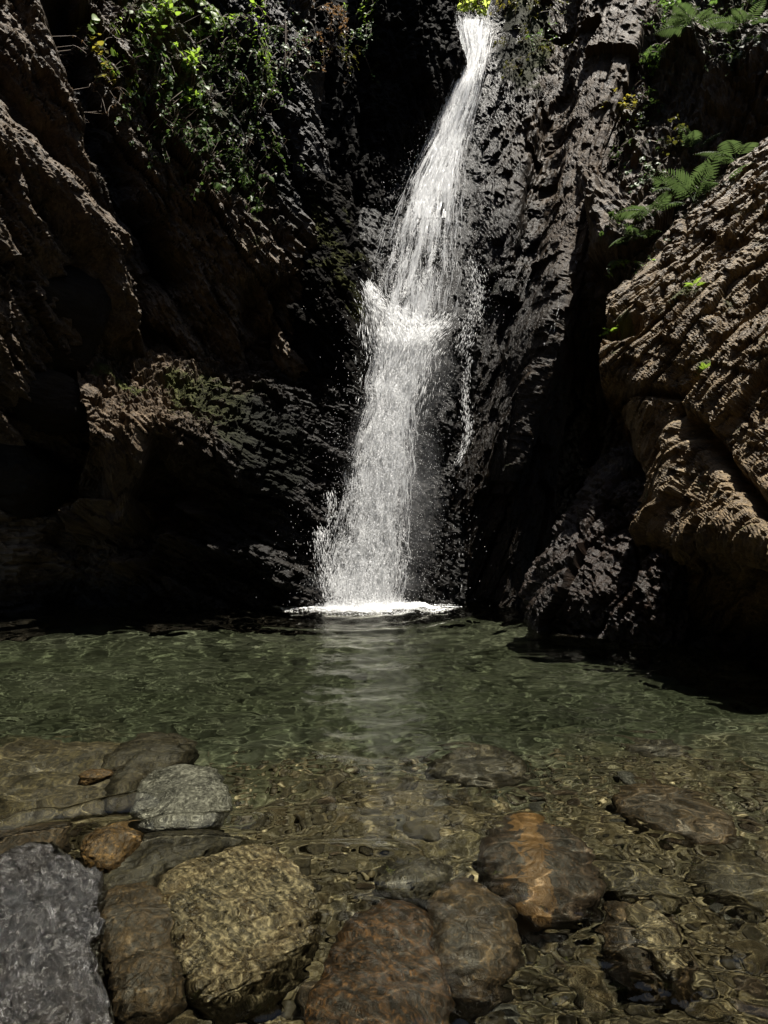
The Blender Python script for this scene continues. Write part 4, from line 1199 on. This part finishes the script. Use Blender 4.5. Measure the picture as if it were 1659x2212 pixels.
fpart('foam_sheet', make_mesh('foam_sheet', FV[used], inv.reshape(-1, 4)), WF)
n = 12000
th = r_.uniform(0, 2 * np.pi, n); v = r_.uniform(.15, 1, n)
pos = np.stack([BASE[0] + np.cos(th) * v * .85, BASE[1] + np.sin(th) * v * .4, np.abs(r_.normal(0, .34, n)) * (1.1 - v) ** 1.6 + .01], 1)
fpart('base_splash', drops_mesh('base_splash', pos, np.stack([np.cos(th), np.sin(th) * .5, 1.2 + 0 * th], 1), r_.uniform(.006, .03, n), r_.uniform(.0015, .004, n)))
# ------------------------------------------------------------------ plants
def leaf_material(name, c0, c1, transl=0.45):
    b = NB(name)
    g = b.n('ShaderNodeNewGeometry')
    oi = b.n('ShaderNodeObjectInfo')
    f = b.math('FRACT', b.math('ADD', g.outputs['Random Per Island'], oi.outputs['Random']))
    col = b.mix(f, c0, c1)
    p = b.n('ShaderNodeBsdfPrincipled'); b.l(col, p.inputs['Base Color']); p.inputs['Roughness'].default_value = 0.48; p.inputs['Specular IOR Level'].default_value = 0.3
    t = b.n('ShaderNodeBsdfTranslucent'); b.l(b.mix(0.5, col, tuple(min(1, 1.6 * x) for x in c1)), t.inputs['Color'])
    m = b.n('ShaderNodeMixShader'); m.inputs[0].default_value = transl
    b.l(p.outputs[0], m.inputs[1]); b.l(t.outputs[0], m.inputs[2])
    b.l(m.outputs[0], b.out.inputs['Surface'])
    return b.m


ML = {
    'green': leaf_material('leaf_green', (0.03, 0.07, 0.014), (0.09, 0.15, 0.03)),
    'bright': leaf_material('leaf_bright', (0.09, 0.16, 0.014), (0.18, 0.27, 0.03), 0.6),
    'sunlit': leaf_material('leaf_sunlit', (0.24, 0.32, 0.05), (0.40, 0.46, 0.10), 0.65),
    'yellow': leaf_material('leaf_yellow', (0.10, 0.10, 0.012), (0.22, 0.19, 0.025), 0.5),
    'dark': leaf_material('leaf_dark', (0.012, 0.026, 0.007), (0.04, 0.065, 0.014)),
    'fern': leaf_material('leaf_fern', (0.0175, 0.035, 0.0105), (0.049, 0.0735, 0.0224), 0.45),
    'moss': leaf_material('leaf_moss', (0.03, 0.032, 0.006), (0.09, 0.09, 0.015), 0.3),
    'dry': leaf_material('leaf_dry', (0.07, 0.038, 0.014), (0.16, 0.09, 0.035), 0.3),
}


def bark():
    b = NB('stem_bark')
    g = b.n('ShaderNodeNewGeometry').outputs['Position']
    p = b.n('ShaderNodeBsdfPrincipled'); b.l(b.mix(b.noise(g, 40, 3), (0.03, 0.02, 0.012), (0.14, 0.09, 0.05)), p.inputs['Base Color'])
    p.inputs['Roughness'].default_value = 0.7
    b.l(p.outputs[0], b.out.inputs['Surface'])
    return b.m


MB = bark()
allV, allF, off = [], [], 0
for V, F in WALLS:
    allV.append(V); F3 = F if F.shape[1] == 3 else np.concatenate([F[:, [0, 1, 2]], F[:, [0, 2, 3]]])
    allF.append(F3 + off); off += len(V)
BV = BVHTree.FromPolygons(np.concatenate(allV).tolist(), np.concatenate(allF).tolist(), epsilon=0.0)
EYE = Vector((0, 0, CAM_H))


def hit(dx, dy):
    d = (Vector(P(dx, dy, 10.0)) - EYE).normalized()
    loc, n, i, dist = BV.ray_cast(EYE, d)
    if loc is None:
        return None, None
    if n.dot(d) > 0: n = -n
    return loc, n


# leaf: a pointed blade folded along its midrib and drooping at the tip (base at origin, +Y tip, +Z face)
def leaf_shape(wd=0.42, n=5, fold=0.18, droop=0.25):
    V, F = [], []
    for i in range(n + 1):
        t = i / n
        hw = wd * math.sin(math.pi * min(1, t * 0.93 + 0.05)) ** 0.8 * (1 - 0.35 * t) if i < n else 0.0
        z = -droop * t * t
        V += [(-hw, t, z + fold * hw), (0, t, z), (hw, t, z + fold * hw)]
    for i in range(n):
        a = 3 * i
        F += [(a, a + 1, a + 4, a + 3), (a + 1, a + 2, a + 5, a + 4)]
    return np.array(V, float), np.array(F)


LEAF = leaf_shape()
LEAF_SMALL = leaf_shape(0.40, 2, 0.2, 0.2)
PINNA = leaf_shape(0.10, 3, 0.1, 0.25)


def frame(direction, normal):
    y = direction.normalized(); z = (normal - normal.dot(y) * y)
    z = z.normalized() if z.length > 1e-4 else y.orthogonal().normalized()
    x = y.cross(z)
    return Matrix((x, y, z)).transposed()


def tube(path, r0, r1, k=5):
    path = [Vector(p) for p in path]
    V, F = [], []
    n = len(path)
    for i, p in enumerate(path):
        t = (path[min(i + 1, n - 1)] - path[max(i - 1, 0)]).normalized()
        a = t.orthogonal().normalized(); b_ = t.cross(a)
        r = r0 + (r1 - r0) * i / (n - 1)
        for j in range(k):
            an = 2 * math.pi * j / k
            V.append(p + (a * math.cos(an) + b_ * math.sin(an)) * r)
    for i in range(n - 1):
        for j in range(k):
            F.append((i * k + j, i * k + (j + 1) % k, (i + 1) * k + (j + 1) % k, (i + 1) * k + j))
    return np.array([v[:] for v in V]), np.array(F)


def join(parts):
    V, F, o = [], [], 0
    for v, f in parts:
        V.append(v); F.append(f + o); o += len(v)
    return np.concatenate(V), np.concatenate(F)


leafmesh = {}


def creeper(label, dx, dy, length, mat, n_stems, leaf, group, lean=(0, 0), spread=0.25, big=10, name='creeper', cat='plant', density=60, out=0.10):
    """a trailing plant rooted on the rock: stems that hang and follow the face, leaves along them"""
    loc, nr = hit(dx, dy)
    if loc is None:
        return
    root = link(name, None, None, None, label, cat, group)
    root.location = loc
    stems, spots = [], []
    side = nr.cross(Vector((0, 0, 1)))
    side = side.normalized() if side.length > .01 else Vector((1, 0, 0))
    for s in range(n_stems):
        p = Vector(side * rnd.uniform(-spread, spread)) + Vector((0, 0, rnd.uniform(-.1, .1)))
        d = (nr * rnd.uniform(.3, .9) + Vector((0, 0, rnd.uniform(-.1, .5))) + side * rnd.uniform(-.5, .5)).normalized()
        L = length * rnd.uniform(.5, 1.15); step = 0.05; path = [p - nr * 0.05, p.copy()]
        for k in range(max(3, int(L / step))):
            d = (d * 0.86 + Vector((lean[0], lean[1] - 0.0, -0.22)) + side * rnd.uniform(-.10, .10) + nr * rnd.uniform(-.06, .05)).normalized()
            q = p + d * step
            h = BV.find_nearest(q + loc)
            if h[0] is not None and (q + loc - h[0]).dot(h[1] if h[1].dot(EYE - h[0]) > 0 else -h[1]) < 0.03:
                q = (h[0] - loc) + (h[1] if h[1].dot(EYE - h[0]) > 0 else -h[1]) * rnd.uniform(.03, .06 + out * .3)
            if (q - p).length > 1e-4: d = (q - p).normalized()
            p = q
            path.append(p.copy())
            spots.append((p.copy(), d.copy()))
        stems.append(tube(path, 0.005, 0.002, 4))
    V, F = join(stems)
    link('stem', make_mesh('stem', V, F), MB, root)
    small = []
    for k in range(density):
        p, d = rnd.choice(spots)
        ld = (nr * rnd.uniform(.1, .9) + side * rnd.uniform(-1, 1) + Vector((0, 0, rnd.uniform(-.8, .3)))).normalized()
        ln = (Vector((0, 0, 1)) * rnd.uniform(.3, 1) + nr * rnd.uniform(.2, 1) + side * rnd.uniform(-.4, .4)).normalized()
        m = np.array(frame(ld, ln)) * leaf * rnd.uniform(.45, .85)
        small.append((LEAF_SMALL[0] @ m.T + np.array((p + ld * .01)[:]), LEAF_SMALL[1]))
    if small:
        V, F = join(small)
        link('foliage', make_mesh('foliage', V, F), ML[mat], root)
    if mat not in leafmesh:
        leafmesh[mat] = make_mesh('leaf', *LEAF); leafmesh[mat].materials.append(ML[mat])
    for k in range(big):
        p, d = rnd.choice(spots)
        ld = (nr * rnd.uniform(.3, 1) + side * rnd.uniform(-1, 1) + Vector((0, 0, rnd.uniform(-.7, .2)))).normalized()
        ln = (Vector((0, 0, 1)) * rnd.uniform(.5, 1) + nr * rnd.uniform(.2, .8)).normalized()
        o = link('leaf', leafmesh[mat], None, root)
        sz = leaf * rnd.uniform(.8, 1.4)
        o.matrix_local = Matrix.Translation(p) @ (frame(ld, ln).to_4x4()) @ Matrix.Scale(sz, 4)
    return root


def frond_mesh(L, n=26, arch=0.5, width=0.34):
    """an arching fern frond along +Y: rachis and paired leaflets, each leaflet a folded blade"""
    parts = []
    path = []
    for i in range(n + 1):
        t = i / n
        path.append(Vector((0.0, L * (t - 0.10 * t * t), L * arch * (0.9 * t - 1.25 * t * t))))
    parts.append(tube(path, 0.006 * L / .6, 0.0015, 4))
    for i in range(3, n + 1):
        t = i / n
        pl = L * width * math.sin(math.pi * min(1, (t * 0.86 + 0.13))) ** 0.75 * (1.05 - 0.5 * t)
        tan = (path[i] - path[i - 1]).normalized()
        for sgn in (-1, 1):
            dv = (Vector((sgn, 0, 0)) * 0.86 + tan * 0.5 + Vector((0, 0, -0.10 + rnd.uniform(-.08, .08)))).normalized()
            m = np.array(frame(dv, Vector((0, 0, 1)) + tan * .1)) * max(pl, 0.02)
            parts.append((PINNA[0] @ m.T + np.array(path[i][:]), PINNA[1]))
    V, F = join(parts)
    return make_mesh('frond', V, F)


FR = [frond_mesh(1.0, 17, .5), frond_mesh(1.0, 16, .35, .28), frond_mesh(1.0, 18, .65, .34)]
for m_ in FR: m_.materials.append(ML['fern'])
FR2 = [m_.copy() for m_ in FR]
for m_ in FR2: m_.materials.clear(); m_.materials.append(ML['bright'])


def fern(label, dx, dy, L, n, az=(0, 360), pitch=(20, 60), mesh=FR, group='ferns on the right bank', loc=None):
    if loc is None:
        loc, nr = hit(dx, dy)
        if loc is None: return
        loc = loc + nr * 0.02
    root = link('fern', None, None, None, label, 'fern', group)
    root.location = loc
    for k in range(n):
        a = R(az[0] + (az[1] - az[0]) * (k + rnd.uniform(.2, .8)) / n)
        el = R(rnd.uniform(*pitch))
        d = Vector((math.cos(a) * math.cos(el), math.sin(a) * math.cos(el), math.sin(el)))
        o = link('frond', mesh[rnd.randrange(3)], None, root)
        o.matrix_local = frame(d, Vector((0, 0, 1)) + Vector((rnd.uniform(-.3, .3), rnd.uniform(-.3, .3), 0))).to_4x4() @ Matrix.Scale(L * rnd.uniform(.7, 1.15), 4)
    return root


# left wall creepers, from the top of the frame down along the gully
left_spots = [
    (300, 20, .9, 'bright', 'bright green creeper at the top of the left wall'), (350, 10, .9, 'bright', 'bright broad leaved creeper hanging at the top left'),
    (395, -10, .9, 'bright', 'vivid light green creeper at the top edge left of centre'), (440, 25, .7, 'bright', 'light green creeper spilling over at the top left of centre'),
    (330, 90, .9, 'green', 'green creeper below the bright leaves on the left wall'), (370, 120, .9, 'green', 'glossy green creeper in the left gully'),
    (410, 130, .8, 'bright', 'light green creeper with shiny leaves in the left gully'), (350, 200, .8, 'green', 'green creeper beside the brown rib of the left wall'),
    (400, 210, .8, 'green', 'dense green creeper halfway down the left gully'), (440, 200, .7, 'green', 'green creeper with pale tips in the left gully'),
    (430, 270, .7, 'green', 'shiny leaved creeper below the middle of the left gully'), (470, 290, .7, 'green', 'shiny green creeper low in the left gully'),
    (500, 330, .6, 'green', 'glossy creeper over the brown rock of the left wall'), (520, 370, .6, 'green', 'small glossy creeper near the lower end of the left gully'),
    (480, 350, .5, 'dark', 'dark creeper at the inner side of the left gully'), (550, 410, .5, 'green', 'last glossy creeper at the lower end of the left gully'),
    (360, 280, .6, 'dark', 'dark green creeper on the brown rib of the left wall'), (310, 130, .7, 'dark', 'dark green creeper at the left side of the left gully')]
for dx, dy, L, mt, lb in left_spots:
    creeper(lb, dx, dy, L, mt, 9, 0.085 if mt != 'bright' else 0.11, 'creepers down the left gully', lean=(.09, -.03), spread=.22, big=20, density=100)
for dx, dy, L, mt, lb in [
    (190, 60, .35, 'yellow', 'yellow leaved sprig at the top left of the wall'), (225, 110, .35, 'yellow', 'small yellow leaved sprig on the left wall'),
    (240, 160, .3, 'yellow', 'yellow green sprig below the small yellow sprig'), (275, 165, .3, 'yellow', 'yellow sprig closest to the green creepers')]:
    creeper(lb, dx, dy, L, mt, 4, 0.10, 'yellow sprigs on the left wall', lean=(.08, 0), spread=.08, big=9, density=10)
for dx, dy in [(170, 120), (205, 190)]:
    creeper('dry brown creeper roots hanging ' + ('above' if dy < 150 else 'below') + ' the yellow sprigs on the left wall', dx, dy, .7, 'dry', 10, 0.05, 'dry roots on the left wall', lean=(.05, 0), spread=.25, big=0, density=40, name='dry_creeper')
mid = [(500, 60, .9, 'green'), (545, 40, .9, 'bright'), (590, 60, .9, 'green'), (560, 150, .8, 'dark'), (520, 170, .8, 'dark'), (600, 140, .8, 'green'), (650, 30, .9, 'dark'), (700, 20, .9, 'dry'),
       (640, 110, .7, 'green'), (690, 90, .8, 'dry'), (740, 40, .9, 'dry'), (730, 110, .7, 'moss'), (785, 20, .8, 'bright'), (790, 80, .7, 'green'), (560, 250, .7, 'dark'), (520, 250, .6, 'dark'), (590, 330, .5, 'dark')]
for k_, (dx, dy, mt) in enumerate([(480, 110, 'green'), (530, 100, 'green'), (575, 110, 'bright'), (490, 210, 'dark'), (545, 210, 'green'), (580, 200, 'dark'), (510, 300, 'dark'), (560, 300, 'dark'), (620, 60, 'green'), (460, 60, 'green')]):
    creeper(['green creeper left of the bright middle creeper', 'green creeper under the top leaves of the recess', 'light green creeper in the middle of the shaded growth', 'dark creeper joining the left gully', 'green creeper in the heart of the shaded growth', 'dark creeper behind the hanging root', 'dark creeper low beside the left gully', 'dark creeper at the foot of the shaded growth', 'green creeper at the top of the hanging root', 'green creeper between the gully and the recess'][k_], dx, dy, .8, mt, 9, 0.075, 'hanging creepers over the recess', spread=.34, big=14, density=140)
wh = ['left of the recess', 'near the recess', 'over the recess', 'under the upper leaves', 'on the shaded rock', 'beside the hanging root', 'at the top of the recess', 'above the dark recess',
      'right of the hanging root', 'in the middle of the recess top', 'beside the dark column', 'under the dry tangle', 'on the dark column', 'low on the dark column', 'deep in the shade', 'in the shade below the creepers', 'lowest in the shade']
for (dx, dy, L, mt), ww in zip(mid, wh):
    c_ = {'green': 'green', 'bright': 'light green', 'dark': 'dark green', 'dry': 'dry brown', 'moss': 'mossy olive'}[mt]
    creeper(c_ + ' hanging creeper ' + ww, dx, dy, L, mt, 9, 0.075, 'hanging creepers over the recess', spread=.32, big=16, density=130)

# a bare root hanging free in front of the recess
loc, nr = hit(615, 60)
path = []
a0 = Vector(P(616, 40, 9.6)); pts = [(616, 40), (617, 110), (613, 180), (619, 240), (617, 290), (604, 335), (600, 345)]
for i, q in enumerate(pts): path.append(Vector(P(q[0] + rnd.uniform(-2, 2), q[1], 9.6)))
path = [Vector(v) for v in crom(np.array([p[:] for p in path]), np.linspace(0, len(path) - 1.001, 40))]
root = link('hanging_root', None, None, None, 'thin bare brown root hanging in front of the dark recess', 'root'); root.location = path[0]
V, F = tube([p - path[0] for p in path], 0.012, 0.006, 6); link('root_strand', make_mesh('root_strand', V, F), MB, root)
V, F = tube([p - path[0] + Vector((.02 * math.sin(i * .6), .02, 0)) for i, p in enumerate(path[:31])], 0.007, 0.004, 5); link('root_strand', make_mesh('root_strand', V, F), MB, root)

# right of the fall
for dx, dy, mt, lb in [(1095, 10, 'yellow', 'yellow green moss hanging right of the top of the fall'), (1130, 30, 'moss', 'olive hanging moss above the brown face'), (1165, 20, 'moss', 'olive moss hanging near the fissures'), (1150, 80, 'green', 'green tuft on the brown face'),
                       (1110, 90, 'moss', 'olive tuft beside the fall'), (1165, 110, 'moss', 'olive tuft at the edge of the fissures'), (1120, 145, 'moss', 'lowest olive tuft on the brown face')]:
    creeper(lb, dx, dy, .5, mt, 8, 0.06, 'moss tufts right of the fall', spread=.25, big=6, density=150, name='moss_tuft', cat='moss')

rb = [(1420, 30, 'green', 'at the top beside the long rib'), (1470, 20, 'green', 'at the top of the right bank'), (1530, 40, 'dark', 'near the top of the right bank'), (1600, 20, 'green', 'at the top right'), (1440, 100, 'green', 'on the right bank under the top plants'),
      (1400, 140, 'bright', 'with pale tips beside the long rib'), (1390, 200, 'dark', 'halfway down beside the long rib'), (1360, 240, 'yellow', 'by the wet edge of the long rib'), (1420, 250, 'dark', 'in the hollow of the right bank'), (1450, 300, 'moss', 'under the hollow of the right bank'),
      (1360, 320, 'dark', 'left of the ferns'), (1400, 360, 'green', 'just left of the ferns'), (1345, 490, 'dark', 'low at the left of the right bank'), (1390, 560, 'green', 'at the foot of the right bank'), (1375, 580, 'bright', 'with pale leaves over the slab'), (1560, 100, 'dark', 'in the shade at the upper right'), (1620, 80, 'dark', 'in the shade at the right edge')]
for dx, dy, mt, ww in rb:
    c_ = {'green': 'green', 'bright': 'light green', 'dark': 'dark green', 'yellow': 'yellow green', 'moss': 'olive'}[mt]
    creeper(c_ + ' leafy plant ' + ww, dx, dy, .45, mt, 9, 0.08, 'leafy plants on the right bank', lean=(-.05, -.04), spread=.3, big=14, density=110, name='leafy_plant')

fern('tall fern with wide pale fronds standing out from the right bank', 1500, 440, 0.75, 6, (150, 400), (15, 55))
fern('fern with fronds spreading right above the slab', 1560, 400, 0.70, 6, (-40, 120), (5, 45))
fern('fern with arching fronds at the middle of the right bank', 1460, 430, 0.65, 6, (120, 300), (0, 40))
fern('low fern hanging over the slab beside the wet rocks', 1410, 470, 0.6, 6, (150, 330), (-10, 30))
fern('tall fern rising above the other ferns of the right bank', 1500, 330, 0.7, 6, (20, 330), (10, 60))
fern('pale fern reaching out right of the tall fern', 1590, 350, 0.6, 5, (60, 300), (5, 50))
fern('small fern at the lower left of the right bank', 1370, 520, 0.45, 5, (130, 330), (-10, 30))
fern('fern at the top right corner of the bank', 1610, 60, 0.5, 6, (120, 330), (-10, 40))
fern('pale fern high on the right bank beside the long rib', 1400, 150, 0.55, 6, (130, 320), (0, 40))
fern('dark fern under the top plants of the right bank', 1500, 60, 0.6, 6, (130, 330), (-10, 30))
for dx, dy, lb in [(1330, 720, 'small yellow green fern in the cleft at the left end of the slab'), (1520, 800, 'tiny fern in the crack across the slab'), (1500, 620, 'tiny tuft in the upper crack of the slab')]:
    fern(lb, dx, dy, .22 if dx < 1400 else .14, 5, (120, 340), (0, 50), FR2, 'small ferns in the slab cracks')

# trees at the brim of the fall: leafy boughs in full sun
def bough(label, base, tip, n, seed, mat='bright', leaf=.11, width=.55):
    r_ = random.Random(seed)
    root = link('tree_bough', None, None, None, label, 'tree', 'trees above the fall'); root.location = base
    b0 = Vector(base); t0 = Vector(tip) - b0
    parts = [tube([t0 * (i / 8) + Vector((0, 0, .25 * math.sin(math.pi * i / 8))) for i in range(9)], .05, .012, 6)]
    leaves = []
    for k in range(n):
        u = r_.uniform(.25, 1)
        c = t0 * u + Vector((0, 0, .25 * math.sin(math.pi * u)))
        p = c + Vector((r_.gauss(0, width), r_.gauss(0, width), r_.gauss(-.1, width * .7)))
        if k % 8 == 0: parts.append(tube([c, (c + p) / 2 + Vector((0, 0, .05)), p], .012, .004, 4))
        d = Vector((r_.uniform(-1, 1), r_.uniform(-1, 1), r_.uniform(-1, .2))).normalized()
        m = np.array(frame(d, Vector((r_.uniform(-.5, .5), r_.uniform(-.5, .5), 1)))) * leaf * r_.uniform(.6, 1.3)
        leaves.append((LEAF_SMALL[0] @ m.T + np.array(p[:]), LEAF_SMALL[1]))
    V, F = join(parts); link('branch', make_mesh('branch', V, F), MB, root)
    V, F = join(leaves); link('foliage', make_mesh('foliage', V, F), ML[mat], root)


bough('sunlit yellow green tree foliage behind the brim of the fall', P(880, -40, 15.0), P(1045, 20, 14.4), 1300, 1, 'sunlit', .15)
bough('sunlit light green tree foliage right of the brim of the fall', P(1200, -40, 15.6), P(1010, 10, 15.0), 1300, 2, 'sunlit', .15)

# sunlight bent by the ripples reaches whatever lies under water
for o in S.objects:
    if o.type == 'MESH' and o.name.split('.')[0] in ('pool_bed', 'boulder', 'stone', 'cobble', 'gravel', 'rock_foot_right', 'rock_slab_right', 'rock_ledge_left', 'rock_wall_lower_left'):
        o.cycles.is_caustics_receiver = True
